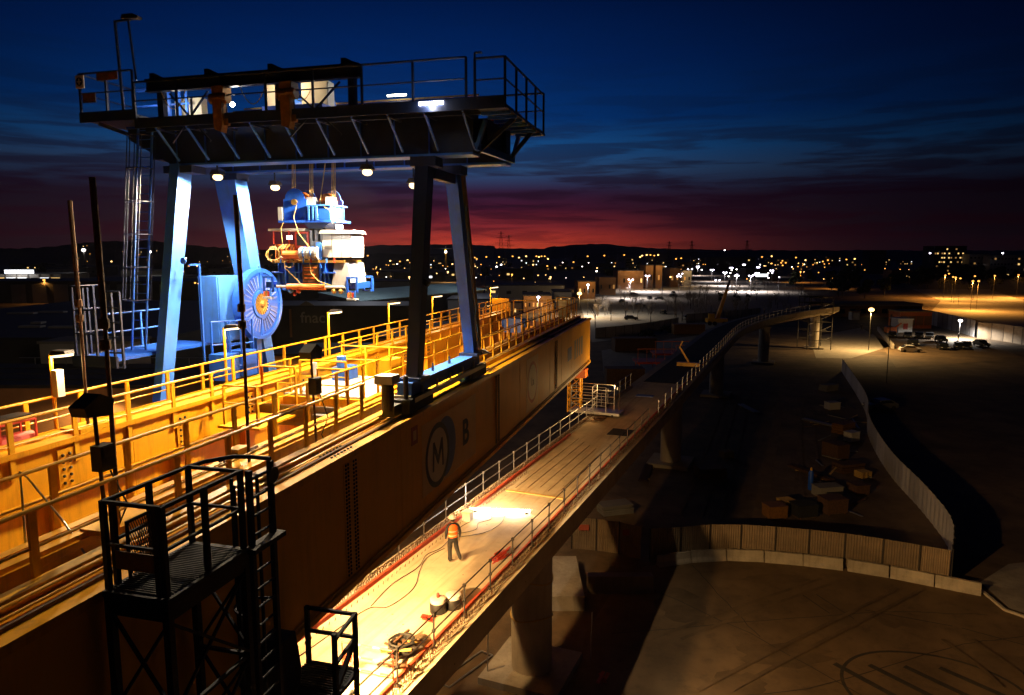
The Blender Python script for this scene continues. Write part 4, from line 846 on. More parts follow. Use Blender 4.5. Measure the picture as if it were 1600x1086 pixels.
for x, y in ((X0, Y0), (X1, Y0), (X0, Y1), (X1, Y1), (X1, (Y0+Y1)/2), (X0, (Y0+Y1)/2), (X0, Y0+.15), (X1-.1, Y0)): tw_.p('rail_post', MB().box(x-.035, x+.035, y-.035, y+.035, 16.07, 17.3), 'tower_blue')
tw_.p('notice_plate', MB().box(X0+.1, X1-.1, Y0+.04, Y0+.06, 16.35, 16.6), 'rust')
gt = tw_.p('mesh_gate', MB().box(X0+.03, X0+.06, Y0+.3, Y0+.34, 16.08, 16.9).box(X0+.03, X0+.06, Y0+.9, Y0+.94, 16.08, 16.9).box(X0+.03, X0+.06, Y0+.34, Y0+.9, 16.86, 16.9), 'tower_blue')
gm = MB()
for k in range(14):
    gm.bar((X0+.045, Y0+.34+k*.04, 16.1), (X0+.045, Y0+.34+min(14, k+7)*.04, 16.1+.8*min(1, (14-k)/7)), .008); gm.bar((X0+.045, Y0+.9-k*.04, 16.1), (X0+.045, Y0+.9-min(14, k+7)*.04, 16.1+.8*min(1, (14-k)/7)), .008)
tw_.p('wire_mesh', gm, 'steel_dark', gt, kind='stuff')
for k in range(9):
    z = 15.75-k*1.4
    for p, q in (((X0, Y0), (X1, Y0)), ((X1, Y0), (X1, Y1)), ((X0, Y1), (X1, Y1))):
        tw_.p('brace', MB().bar((p[0], p[1], z), (q[0], q[1], z), .05), 'tower_blue'); tw_.p('brace', MB().bar((p[0], p[1], z-1.35), (q[0], q[1], z-.04), .04), 'tower_blue'); tw_.p('brace', MB().bar((q[0]+.03, q[1], z-1.35), (p[0]+.03, p[1], z-.04), .04), 'tower_blue')
for y in (8.95, 9.5): tw_.p('ladder_stringer', MB().box(-6.6, -6.52, y-.04, y+.04, 2, 17.25), 'tower_blue')
tw_.rep('rung', MB().tube((0, 0, 0), (0, .55, 0), .02, 6), 'tower_blue', [(-6.56, 8.95, 9.0+.3*k) for k in range(28)])
for k in range(5):
    z = 14.9-k*1.25; tw_.p('cage_hoop', MB().path([(-6.58-.5*math.sin(a), 9.22-.33*math.cos(a), z) for a in [math.pi*i/12 for i in range(13)]], .024, 5), 'tower_blue')
for a in (.5, 1.57, 2.64): tw_.p('cage_bar', MB().box(-6.58-.5*math.sin(a)-.02, -6.58-.5*math.sin(a)+.02, 9.22-.33*math.cos(a)-.02, 9.22-.33*math.cos(a)+.02, 8.5, 17.0), 'tower_blue')
tw_.p('top_hoop', MB().path([(-7.5, 8.8, 17.28), (-7.45, 9.1, 17.28), (-7.2, 9.45, 17.28), (-6.9, 9.52, 17.28), (-6.55, 9.5, 17.28)], .035, 6), 'tower_blue')
tw_.p('landing_arm', MB().box(-6.62, -6.4, 8.8, 9.62, 15.98, 16.06), 'tower_blue'); tw_.p('badge_plate', MB().lathe([(.13, 0), (.13, .02)], (-6.51, 9.5, 17.02), 16, 'x'), 'steel_dark')
# lower landing at the girder foot
ll = T('lower_landing', 'dark railed steel landing below the girder, beside the near end of the deck', 'landing', (-6.8, 10.9, 0), GD)
ll.p('column', MB().box(-7.4, -7.1, 10.0, 10.3, 0, 12.4), 'tower_blue'); ll.p('jack', MB().prism([(9.9, 12.2), (10.6, 12.2), (10.75, 12.9), (10.6, 13.7), (10.2, 13.7)], -7.4, -6.95, 'x'), 'tower_blue')
gb = MB()
for k in range(16): gb.box(-7.3, -6.2, 10.4+k*.07, 10.43+k*.07, 12.5, 12.54)
ll.p('grating', gb, 'tower_blue', kind='stuff'); ll.p('frame', MB().bar((-7.3, 10.38, 12.5), (-6.2, 10.38, 12.5), .08).bar((-6.2, 10.38, 12.5), (-6.2, 11.5, 12.5), .08).bar((-7.3, 11.5, 12.5), (-6.2, 11.5, 12.5), .08), 'tower_blue')
for x, y in ((-6.22, 11.48), (-7.25, 11.48), (-6.22, 10.7)): ll.p('rail_post', MB().box(x-.04, x+.04, y-.04, y+.04, 11.8, 13.7), 'tower_blue')
for z in (13.67, 13.2): ll.p('handrail', MB().bar((-7.25, 11.48, z), (-6.22, 11.48, z), .06).bar((-6.22, 11.48, z), (-6.22, 10.7, z-.1), .06), 'tower_blue')
ll.p('brace', MB().bar((-6.22, 10.6, 12.5), (-6.22, 11.48, 13.2), .08), 'tower_blue'); ll.p('hose', MB().path([(-7.2, 9.9, 12.1), (-6.9, 9.6, 11.9), (-6.7, 9.9, 11.6)], .06, 6), 'rubber')
# ================================================================ THINGS ON THE DECK
def DT(name, label, cat, x, y, group=None): return T(name, label, cat, (x, y, 9.0), DD, group)
t = DT('light_streak', 'glaring light streak across the deck, built as a lit tube', 'lamp', -12.2, 27.8)  # made-up tube and bulbs standing in for a streak of light
t.p('tube', MB().tube((-13.45, 27.42, 9.14), (-10.95, 28.22, 9.14), .05, 10), 'glow_tube'); t.p('end_cap', MB().tube((-13.55, 27.39, 9.14), (-13.45, 27.42, 9.14), .075, 10), 'white_panel'); t.p('end_cap', MB().tube((-10.95, 28.22, 9.14), (-10.85, 28.25, 9.14), .075, 10), 'white_panel')
for q in ((-13.3, 27.47), (-11.1, 28.17)): t.p('foot', MB().cb(q[0], q[1], 9.0, .08, .16, .1), 'steel_dark')
t.light((-13.1, 27.5, 9.45), 130, WHITE, .15)
t.light((-11.6, 28.0, 9.35), 60, WHITE, .15)
t = DT('site_box', 'white equipment box standing behind the worker by the red edge board', 'box', -13.2, 26.5); t.p('body', MB().cb(-13.2, 26.5, 9.0, .36, .4, .36), 'white_panel'); t.p('lid', MB().cb(-13.2, 26.5, 9.363, .4, .44, .05), 'cream')
t = DT('red_bars', 'heap of red plastic bars near the outer railing', 'bars', -10.25, 23.4)
for k in range(22):
    a = random.uniform(-.5, .5); x, y = -10.3+random.uniform(-.15, .15), 23.4+random.uniform(-.4, .4); l = random.uniform(.35, .7)
    t.p('bar', MB().bar((x-l*.3*math.sin(a), y-l*.6, 9.03+.012*k), (x+l*.3*math.sin(a)+.1, y+l*.6, 9.04+.012*k), .035), 'red')
for x, y, lab in ((-10.55, 18.95, 'black and white drum with a red tap, standing by the outer deck railing'), (-10.22, 19.4, 'plain black and white drum standing behind the drum with the red tap')):
    t = DT('drum', lab, 'drum', x, y); t.p('body', MB().lathe([(.26, 0), (.27, .03), (.27, .32), (.26, .34)], (x, y, 9.0), 18), 'black', smooth=True); t.p('top', MB().lathe([(.25, 0), (.26, .02), (.26, .12), (.2, .15)], (x, y, 9.343), 18), 'white_panel', smooth=True)
    if x < -10.4: t.p('tap', MB().lathe([(.05, 0), (.05, .12), (.03, .16)], (x, y, 9.49), 8), 'red')
t = DT('red_tools', 'few red plastic pieces scattered on the deck beside the drums', 'tools', -10.6, 18.4)
for k in range(7): t.p('piece', MB().cb(-10.6+random.uniform(-.2, .25), 18.4+random.uniform(-.2, .15), 9.0, .22, .09, .05), 'red')
t = DT('rubble_heap', 'dark heap of hoses, timber and offcuts by the near outer railing', 'heap', -10.3, 16.3)
hm = MB()
for k in range(9): hm.path([(-10.35+(.2+.05*k % .25)*math.cos(a)+random.uniform(-.03, .03), 16.4+(.35+.04*(k % 4))*math.sin(a), 9.06+.045*k) for a in [2*math.pi*i/14 for i in range(15)]], .035, 6)
t.p('hose_coil', hm, 'rubber', kind='stuff')
for k in range(16):
    x, y, a = -10.3+random.uniform(-.35, .35), 16.2+random.uniform(-.8, .7), random.uniform(0, 3.1); l = random.uniform(.2, .5)
    t.p('offcut', MB().bar((x-l*math.cos(a), y-l*math.sin(a), 9.08+random.uniform(0, .3)), (x+l*math.cos(a), y+l*math.sin(a), 9.08+random.uniform(0, .35)), .07, .05), random.choice(['rust', 'steel_dark', 'cable']))
t = DT('site_barrier', 'red and white tube barrier with a red plate standing across the near deck', 'barrier', -10.6, 14.95)
for z in (9.98, 9.62, 9.25):
    for k in range(8):
        a, b = -11.3+k*.19, -11.3+(k+1)*.19; t.p('tube', MB().tube((a, 14.86+k*.02, z), (b, 14.88+k*.02, z), .02, 6), 'white_panel' if k in (2, 5) else 'red')
for x in (-11.3, -9.78): t.p('upright', MB().tube((x, 14.95+(x+10.6)*.1, 9.0), (x, 14.95+(x+10.6)*.1, 9.98), .022, 6), 'red')
t.p('plate', MB().box(-11.28, -10.98, 14.85, 14.87, 9.45, 9.62), 'red')
one('timber_batten', MB().bar((-13.15, 30.64, 9.04), (-10.2, 30.6, 9.04), .16, .06), 'cable', 'long pale timber batten lying across the deck beyond the glaring light streak', 'timber', (-11.7, 30.6, 9.0), DD)
one('rubber_mat', MB().box(-11.5, -10.1, 43.2, 44.9, 9.003, 9.03), 'tarp_dark', 'black square mat on the deck near the far end of the lit stretch', 'mat', (-10.8, 44, 9), DD)
one('blue_sheet', MB().box(-12.6, -11.2, 56.2, 57.0, 9.003, 9.04), 'mark_blue', 'dim blue sheet lying on the dark part of the deck', 'sheet', (-12, 56.6, 9), DD)
def cable_on(pts, lab, r=.014):
    P_ = [Vector((x, y, 9.02)) for x, y in pts]; out = []
    for i in range(len(P_)-1):
        a, b, c, d = P_[max(0, i-1)], P_[i], P_[i+1], P_[min(len(P_)-1, i+2)]
        for k in range(8):
            s_ = k/8; out.append(.5*((2*b)+(c-a)*s_+(2*a-5*b+4*c-d)*s_*s_+(3*b-a-3*c+d)*s_**3))
    out.append(P_[-1]); one('cable', MB().path(out, r, 5), 'black', lab, 'cable', (P_[0].x, P_[0].y, 9.0), DD)
cable_on([(-13.1, 13.5), (-12.9, 16.5), (-12.75, 18.2), (-12.2, 18.6), (-12.1, 20.0), (-12.6, 21.3), (-12.9, 22.4), (-12.7, 23.4)], 'thin black cable snaking along the deck from the near end to the worker')
cable_on([(-12.75, 18.4), (-12.95, 20), (-12.8, 21.5), (-13.05, 22.6), (-12.85, 23.5), (-13.1, 25.5), (-13.0, 26.3)], 'thin black cable running behind the worker to the white box')
cable_on([(-12.9, 24.9), (-12.4, 25.6), (-12.6, 26.3), (-12.3, 26.9), (-12.5, 27.4)], 'thin black cable curling between the white box and the glaring light streak')
cable_on([(-12.7, 24.6), (-11.9, 25.5), (-11.7, 26.6), (-11.9, 27.6)], 'thin black cable bowing across the deck to the middle of the glaring light streak')
gr_ = MB()
for k in range(5): gr_.bar((-12.9+k*.55, 31.2+.3*k % .7, 9.012), (-12.85+k*.55, 41.5-.6*k, 9.012), .025, .008)
via.p('groove_line', gr_, 'rust', kind='stuff')
# galvanised cage platform at the end of the lit stretch
t = DT('cage_platform', 'galvanised railed cage platform parked across the deck under the girder end', 'platform', -13.9, 48.6)
t.p('floor', MB().box(-15.6, -11.9, 48.0, 49.4, 9.12, 9.3), 'galv')
for a, b in (((-15.5, 48.1), (-12.9, 48.1)), ((-15.5, 48.1), (-15.5, 49.3)), ((-15.5, 49.3), (-12.6, 49.3)), ((-13.9, 48.1), (-13.9, 49.3))):
    for z in (9.75, 10.2, 10.65, 11.1): t.p('cage_rail', MB().tube((*a, z), (*b, z), .028, 6), 'galv')
    for q in (a, b): t.p('cage_post', MB().tube((*q, 9.3), (*q, 11.12), .035, 6), 'galv')
for x in (-15.2, -12.4): t.p('wheel', MB().lathe([(.1, -.05), (.1, .05)], (x, 48.05, 9.1), 12, 'x'), 'rubber')
t = DT('rope_pile', 'small tangled pile of rope on the deck in front of the cage platform', 'rope', -13.0, 46.8)
for k in range(4): t.p('coil', MB().path([(-13.0+(.25+.06*k)*math.cos(a)+.05*math.sin(3*a), 46.8+(.3+.05*k)*math.sin(a), 9.04+.05*k) for a in [2*math.pi*i/16 for i in range(17)]], .03, 5), 'rust')

# ================================================================ WORKER
def skin_body(name, J, E_, mats, classify):
    me = bpy.data.meshes.new(name); keys = list(J); me.from_pydata([J[k][0] for k in keys], [(keys.index(a), keys.index(b)) for a, b in E_], [])
    o = bpy.data.objects.new(name, me); COL.objects.link(o)
    o.modifiers.new('s', 'SKIN'); ss = o.modifiers.new('u', 'SUBSURF'); ss.levels = 2; ss.render_levels = 2
    lay = me.skin_vertices[0].data
    for i, k in enumerate(keys):
        r = J[k][1]; lay[i].radius = r if isinstance(r, tuple) else (r, r)
        lay[i].use_root = (k == 'pelvis')
    dg = bpy.context.evaluated_depsgraph_get(); m2 = bpy.data.meshes.new_from_object(o.evaluated_get(dg)); bpy.data.objects.remove(o)
    for m in mats: m2.materials.append(MATS[m])
    for p in m2.polygons: p.use_smooth = True; p.material_index = classify(p.center)
    return m2
def person(name, label, loc, rz, mats=('cloth_dark', 'cloth_trousers', 'skin', 'black'), fingers=True, group=None):
    J = {'pelvis': ((0, 0, .96), (.15, .11)), 'waist': ((0, .01, 1.1), (.145, .11)), 'chest': ((0, .01, 1.3), (.17, .12)), 'upper': ((0, -.01, 1.43), (.12, .09)), 'neck': ((0, .0, 1.52), .058), 'jaw': ((0, .035, 1.6), (.07, .085)), 'crown': ((0, .02, 1.72), (.08, .095)),
         'sl': ((-.19, -.01, 1.42), .082), 'el': ((-.27, -.05, 1.15), .062), 'wl': ((-.25, .08, .92), .036), 'pl': ((-.25, .11, .85), (.026, .042)),
         'sr': ((.19, -.01, 1.42), .082), 'er': ((.28, -.03, 1.15), .062), 'wr': ((.29, .05, .91), .036), 'pr': ((.29, .08, .84), (.026, .042)),
         'hl': ((-.1, 0, .88), .115), 'kl': ((-.11, .06, .5), .09), 'al': ((-.12, -.02, .12), .072), 'tl': ((-.13, .16, .05), (.045, .04)), 'hel': ((-.12, -.07, .05), .045),
         'hr': ((.1, 0, .88), .115), 'kr': ((.15, .03, .5), .09), 'ar': ((.24, -.16, .16), .072), 'tr': ((.28, .0, .05), (.045, .04)), 'her': ((.24, -.22, .11), .045)}
    E_ = [('pelvis', 'waist'), ('waist', 'chest'), ('chest', 'upper'), ('upper', 'neck'), ('neck', 'jaw'), ('jaw', 'crown'), ('upper', 'sl'), ('sl', 'el'), ('el', 'wl'), ('wl', 'pl'), ('upper', 'sr'), ('sr', 'er'), ('er', 'wr'), ('wr', 'pr'),
          ('pelvis', 'hl'), ('hl', 'kl'), ('kl', 'al'), ('al', 'tl'), ('al', 'hel'), ('pelvis', 'hr'), ('hr', 'kr'), ('kr', 'ar'), ('ar', 'tr'), ('ar', 'her')]
    def cls(c):
        if c.z > 1.545: return 2
        if abs(c.x) > .2 and c.z < .9 and c.z > .6: return 2
        if c.z < .13: return 3
        if c.z < .98: return 1
        return 0
    t = T(name, label, 'person', loc, 0, group); t.o.rotation_euler = (0, 0, rz); t.b = (0, 0, 0)
    me = skin_body('body', J, E_, mats, cls); b_ = link(me, 'body', None, t.o)
    if fingers:
        for sx, px_, py_, pz in ((-1, -.25, .11, .83), (1, .29, .08, .82)):
            fm = MB()
            for k, (dy, l) in enumerate(((-.03, .075), (-.01, .085), (.012, .08), (.032, .062))): fm.path([(px_, py_+dy, pz+.01), (px_-sx*.006, py_+dy+.006, pz-l*.5), (px_-sx*.025, py_+dy+.012, pz-l)], .009, 6, .007)
            fm.path([(px_-sx*.005, py_+.03, pz+.05), (px_-sx*.02, py_+.065, pz+.02), (px_-sx*.025, py_+.07, pz-.02)], .011, 6, .008)
            t.p('fingers', fm, 'skin', b_, smooth=True)
    return t, b_
WX, WY = -2.23, 25.35
t, wb = person('person', 'worker in an orange safety vest and white helmet walking away along the lit deck', (WX, WY, 9.0), R(22))
def ring_loft(rows, n=20):
    mb = MB(); 
    for cx0, cy0, z, rx, ry in rows:
        for i in range(n): a = 2*math.pi*i/n; mb.v.append((cx0+rx*math.cos(a), cy0+ry*math.sin(a), z))
    for k in range(len(rows)-1):
        for i in range(n): j = (i+1) % n; mb.f.append((k*n+i, k*n+j, (k+1)*n+j, (k+1)*n+i))
    return mb
vest = t.p('vest', ring_loft([(0, 0, .98, .195, .155), (0, .005, 1.1, .19, .15), (0, .005, 1.25, .21, .16), (0, 0, 1.36, .215, .155), (0, -.005, 1.44, .185, .135), (0, -.005, 1.49, .11, .1)]), 'vest', smooth=True)
for z, rx, ry in ((1.04, .198, .158), (1.2, .208, .162)): t.p('reflective_band', ring_loft([(0, .004, z, rx, ry), (0, .004, z+.042, rx+.003, ry+.002)]), 'vest_stripe', vest)
hm_ = t.p('helmet', MB().lathe([(.125, 1.70), (.128, 1.74), (.118, 1.80), (.085, 1.85), (.03, 1.87)], (0, .02, 0), 20), 'helmet', smooth=True); t.p('brim', MB().lathe([(.10, 1.69), (.155, 1.695), (.15, 1.71), (.12, 1.715)], (0, .035, 0), 20), 'helmet', hm_)
t.p('hair', ring_loft([(0, .0, 1.58, .07, .075), (0, .0, 1.64, .092, .1), (0, .01, 1.70, .096, .108)], 14), 'black', wb); t.p('jacket_hem', ring_loft([(0, 0, .86, .19, .15), (0, 0, .97, .185, .15)]), 'cloth_dark')
for sx in (-1, 1): t.p('ear', MB().ball((sx*.088, .02, 1.645), .026, 8, 5), 'skin', wb)
t.p('nose', MB().ball((0, .125, 1.63), .02, 8, 5), 'skin', wb)
for sx in (-1, 1): t.p('eye', MB().ball((sx*.032, .11, 1.66), .012, 6, 4), 'black', wb)
t.p('mouth', MB().cb(0, .112, 1.575, .045, .012, .012), 'red', wb)
# ================================================================ SITE FENCES AND BARRIERS
def corrugated(L_, h, pitch=.16, d=.02):
    mb = MB(); n = max(2, int(L_/pitch)); o = 0
    pts = []
    for i in range(n+1):
        x = L_*i/n; pts += [(x, d if i % 2 else -d), (min(L_, x+pitch*.25), d if i % 2 else -d)]
    for x, y in pts: mb.v += [(x, y, 0), (x, y, h)]
    for i in range(len(pts)-1): mb.f.append((2*i, 2*i+2, 2*i+3, 2*i+1))
    for x, y in pts: mb.v += [(x, y+.006, 0), (x, y+.006, h)]
    o = 2*len(pts)
    for i in range(len(pts)-1): mb.f.append((o+2*i+1, o+2*i+3, o+2*i+2, o+2*i))
    return mb
def resample(pts, step):
    out = [Vector(pts[0])]; acc = 0
    dense = []
    P_ = [Vector(p) for p in pts]
    for i in range(len(P_)-1):
        a, b, c, d = P_[max(0, i-1)], P_[i], P_[i+1], P_[min(len(P_)-1, i+2)]
        for k in range(24):
            s_ = k/24; dense.append(.5*((2*b)+(c-a)*s_+(2*a-5*b+4*c-d)*s_*s_+(3*b-a-3*c+d)*s_**3))
    dense.append(P_[-1])
    for q in dense:
        if (q-out[-1]).length >= step: out.append(q)
    if (dense[-1]-out[-1]).length > step*.3: out.append(dense[-1])
    return out
def fence(name, label, pts, h, step, m, z0=0.0, post=True, pitch=.16):
    R_ = resample(pts, step); a0 = R_[0]
    t = T(name, label, 'fence', (a0.x, a0.y, z0))
    me = corrugated(step, h, pitch).mesh('panel'); pm = MB().box(-.04, .04, -.09, -.03, 0, h+.05).mesh('fence_post')
    for i in range(len(R_)-1):
        a, b = R_[i], R_[i+1]; d = b-a
        o = link(me, 'panel', m if i == 0 else None, t.o); o.location = (a.x-a0.x, a.y-a0.y, 0); o.rotation_euler = (0, 0, math.atan2(d.y, d.x)); o.scale = (d.length/step*.995, 1, 1)
        if post: o2 = link(pm, 'fence_post', 'steel_dark' if i == 0 else None, t.o); o2.location = (a.x-a0.x, a.y-a0.y, 0); o2.rotation_euler = (0, 0, math.atan2(d.y, d.x))
    return R_
FR = fence('hoarding', 'curved corrugated hoarding standing behind a row of concrete barrier blocks', [(x, y, 0) for x, y in FENCE], 2.3, 2.05, 'fence_sheet', pitch=.075)
fence('hoarding', 'dark corrugated hoarding with small red notices beside the nearest pier', [(4.2, 47.3, 0), (7.0, 46.6, 0), (9.0, 45.3, 0)], 2.3, 1.6, 'fence_sheet', pitch=.075)
FB = [(27.4, 41.8, 0), (30.6, 47, 0), (33.0, 54.4, 0), (35.6, 64.4, 0), (40.5, 78, 0), (47.2, 92.5, 0), (58.5, 123.4, 0)]
fence('hoarding', 'long pale hoarding curving away into the dark from the barrier corner', FB, 2.3, 2.05, 'fence_white', pitch=.5)
for k, (x, y) in enumerate(((5.0, 47.0), (7.9, 46.1))):
    one('notice', MB().box(x-.35, x+.35, y-.14, y-.10, 1.5, 1.9), 'mark_red', ('red notice fixed on the dark hoarding next to the pier', 'red notice fixed on the dark hoarding close to the barrier blocks')[k], 'sign', (x, y, 1.5))
RB = resample([(x, y-.45, 0) for x, y in FENCE[1:]], 2.45)
bprof = [(-.28, 0), (.28, 0), (.26, .12), (.13, .3), (.1, .72), (-.1, .72), (-.13, .3), (-.26, .12)]
bme = MB().add([(0.02, u, v) for u, v in bprof]+[(2.42, u, v) for u, v in bprof], [tuple(range(8)), tuple(reversed(range(8, 16)))]+[(i, (i+1) % 8, (i+1) % 8+8, i+8) for i in range(8)]).mesh('concrete_barrier')
for i in range(len(RB)-1):
    a, b = RB[i], RB[i+1]; d = b-a
    o = link(bme, 'concrete_barrier', 'concrete_pale' if i == 0 else None); o.location = (a.x, a.y, .006); o.rotation_euler = (0, 0, math.atan2(d.y, d.x)+random.uniform(-.02, .02))
    last = i == len(RB)-2
    tags(o, 'end concrete barrier block at the corner where two hoardings meet' if last else ('first concrete barrier block, next to the dark hoarding by the pier' if i == 0 else 'pale concrete barrier block at the foot of the curved hoarding'), 'barrier', 'concrete barrier blocks')
# low wall segments and pallets around the first pier
one('low_wall', MB().box(2.2, 4.2, 38.5, 44, 0, .9), 'concrete', 'low concrete block in the shade right of the nearest pier', 'wall', (3.2, 41, 0))
one('low_wall', MB().box(4.6, 8.6, 40.6, 41.2, 0, 1.1), 'fence_sheet', 'short corrugated low wall between the nearest pier and the road', 'wall', (6.5, 41, 0))
t = T('tube_rack', 'fallen tube frame lying on the ground left of the nearest pier', 'frame', (-2.6, 33, 0))
for a, b in (((-3.6, 31.5), (-1.6, 34.2)), ((-3.0, 31.1), (-1.0, 33.8)), ((-3.6, 31.5), (-3.0, 31.1)), ((-1.6, 34.2), (-1.0, 33.8))): t.p('tube', MB().tube((*a, .1), (*b, .1), .04, 6), 'galv')
for x, y, lab in ((-1.2, 32.0, 'thin steel rod stuck in the ground left of the nearest pier'), (4.0, 33.5, 'thin steel rod stuck in the ground right of the nearest pier')):
    one('rod', MB().tube((x, y, 0), (x+.05, y, 2.6), .03, 6), 'galv', lab, 'rod', (x, y, 0))
t = T('red_debris', 'red plastic debris on the ground right of the nearest pier', 'debris', (4.4, 31.5, 0))
for k in range(5): t.p('piece', MB().bar((4.1+random.uniform(0, .6), 31.2+random.uniform(0, .6), .05+.05*k), (4.2+random.uniform(0, .6), 31.8+random.uniform(0, .5), .1+.05*k), .16, .05), 'red')
# trench and track marks on the dark site ground
for px0, py0, px1, py1, wd in ((1185, 815, 1225, 600, 1.0), (1240, 810, 1255, 620, .35)):
    a, b = at(px0, py0), at(px1, py1); one('wheel_track', ribbon([a, b], wd, .01), 'road_stain', kind='structure')
# clutter along the pale hoarding
def crate(px, py, w_, d_, h_, m, lab, cat='crate', name='crate', rz=.2):
    x, y, _ = at(px, py); t = T(name, lab, cat, (x, y, 0)); t.o.rotation_euler = (0, 0, rz)
    t.p('body', MB().box(x-w_/2, x+w_/2, y-d_/2, y+d_/2, .12, h_), m); t.p('lid', MB().box(x-w_/2-.04, x+w_/2+.04, y-d_/2-.04, y+d_/2+.04, h_+.003, h_+.07), m)
    for sx in (-1, 1): t.p('skid', MB().box(x+sx*w_*.4-.06, x+sx*w_*.4+.06, y-d_/2, y+d_/2, 0, .117), 'rust')
crate(1210, 808, 1.5, 1.2, 1.0, 'ochre', 'small orange crate behind the curved hoarding'); crate(1255, 806, 1.7, 1.3, 1.0, 'tarp_dark', 'dark covered crate behind the curved hoarding, beside the orange crate')
crate(1300, 800, 1.8, 1.4, 1.2, 'rust', 'dull red crate among the clutter behind the hoarding'); crate(1305, 715, 1.6, 2.0, 1.5, 'rust', 'brown crate with planks in the site clutter', rz=.4); crate(1292, 775, 2.2, 1.2, .9, 'wall_grey', 'grey skip-like bin full of bars behind the hoarding', 'bin', 'bin')
crate(1340, 770, 1.3, 1.3, .8, 'rust', 'brown pallet box close to the long pale hoarding'); crate(1330, 690, 1.4, 1.0, 1.1, 'fence_white', 'pale box close to the long pale hoarding', rz=.5); crate(1300, 640, 1.6, 1.2, 1.0, 'wall_pale', 'pale bundle farther along the long hoarding', 'bundle', 'bundle')
x, y, _ = at(1266, 765); t = T('gas_bottle', 'tall blue gas bottle standing on the dark site ground', 'bottle', (x, y, 0)); t.p('cylinder', MB().lathe([(.2, 0), (.22, .05), (.22, 1.5), (.12, 1.75)], (x, y, 0), 14), 'blue', smooth=True); t.p('cap', MB().lathe([(.1, 1.753), (.1, 1.95), (.06, 2.0)], (x, y, 0), 10), 'yellow_rail')
for k in range(26):
    px_, py_ = 1285+random.uniform(-22, 70), random.uniform(625, 812); px_ = min(px_, 1322+(py_-600)*.22); x, y, _ = at(px_, py_); a = random.uniform(0, 3.1); l = random.uniform(.6, 1.8); h_ = random.uniform(.1, .5)
    one('plank', MB().bar((x-l*math.cos(a), y-l*math.sin(a), .08), (x+l*math.cos(a), y+l*math.sin(a), h_), .16, .06), (pm_ := random.choice(['rust', 'cable', 'galv', 'wall_grey', 'steel_dark'])), {'rust': 'rusty brown', 'cable': 'tan', 'galv': 'silvery', 'wall_grey': 'grey', 'steel_dark': 'dark'}[pm_]+(' long' if l > 1.2 else ' short')+' loose plank lying in the clutter along the long hoarding', 'plank', (x, y, 0), group='loose planks in the site clutter')
# stacks of site material
def pallet_stack(px_, py_, n, lab, m='cable', rz=0.3):
    x, y, _ = at(px_, py_); t = T('pallet_stack', lab, 'pallets', (x, y, 0)); t.o.rotation_euler = (0, 0, rz)
    for k in range(n):
        z = k*.15
        for j in range(5): t.p('slat', MB().box(x-.6, x+.6, y-.5+j*.22, y-.36+j*.22, z+.1, z+.13), m)
        for j in (-.5, 0, .5): t.p('bearer', MB().box(x+j-.05, x+j+.05, y-.5, y+.52, z, z+.1), m)
def bar_bundle(px_, py_, n, l, lab, rz=.2, m='rust'):
    x, y, _ = at(px_, py_); t = T('bar_bundle', lab, 'bars', (x, y, 0)); t.o.rotation_euler = (0, 0, rz)
    for j in (-.3, .3): t.p('bearer', MB().box(x-.5, x+.5, y+j*l-.06, y+j*l+.06, 0, .12), 'cable')
    for k in range(n): t.p('bar', MB().tube((x-.4+.09*(k % 9)+random.uniform(-.01, .01), y-l/2+random.uniform(-.2, .2), .16+.08*(k//9)), (x-.4+.09*(k % 9), y+l/2+random.uniform(-.2, .2), .16+.08*(k//9)), .035, 5), m)
def panel_stack(px_, py_, n, lab, m, rz=.1):
    x, y, _ = at(px_, py_); t = T('panel_stack', lab, 'panels', (x, y, 0)); t.o.rotation_euler = (0, 0, rz)
    for k in range(n): dx, dy = random.uniform(-.08, .08), random.uniform(-.08, .08); t.p('panel', MB().box(x-1.3+dx, x+1.3+dx, y-.7+dy, y+.7+dy, .02+.16*k, .14+.16*k), m)
pallet_stack(1228, 796, 6, 'stack of wooden pallets behind the curved hoarding'); pallet_stack(1348, 745, 4, 'low stack of pallets against the long pale hoarding'); bar_bundle(1268, 742, 20, 5, 'bundle of steel bars on bearers near the blue gas bottle', .4); bar_bundle(1290, 665, 24, 6, 'long bundle of bars in the middle of the site clutter', .5, 'galv'); panel_stack(1318, 675, 7, 'stack of brown formwork panels in the site clutter', 'ochre', .6); panel_stack(1295, 610, 6, 'stack of grey formwork panels at the far end of the clutter', 'wall_grey', .5); panel_stack(1325, 735, 5, 'stack of rusty formwork panels near the long hoarding', 'rust', .3)
bar_bundle(1010, 740, 22, 6, 'bundle of bars lying on the ground left of the second pier', -.3); panel_stack(1110, 745, 6, 'stack of formwork panels right of the second pier', 'ochre', .2); pallet_stack(1135, 715, 5, 'stack of pallets on the dark ground beyond the second pier'); panel_stack(960, 800, 5, 'stack of boards behind the dark hoarding by the nearest pier', 'wall_grey', .3); bar_bundle(1170, 640, 18, 5, 'bundle of bars on the ground near the third pier', .1, 'galv')
for k, (px0, py0, px1, py1) in enumerate(((1080, 800, 1150, 600), (1110, 805, 1170, 600), (1270, 800, 1262, 640), (1040, 1000, 1300, 905), (1120, 1080, 1420, 920), (1500, 1000, 1590, 1075))):
    a, b = Vector(at(px0, py0)), Vector(at(px1, py1)); n = 14
    for o_, off in enumerate((-.8, .8)):
        P_ = [(a.lerp(b, i/n).x+math.sin(i*.3+k)*.14+off, a.lerp(b, i/n).y) for i in range(n+1)]
        one('wheel_track', ribbon(P_, .24, .034+.006*k+.003*o_), 'road_stain', kind='structure')
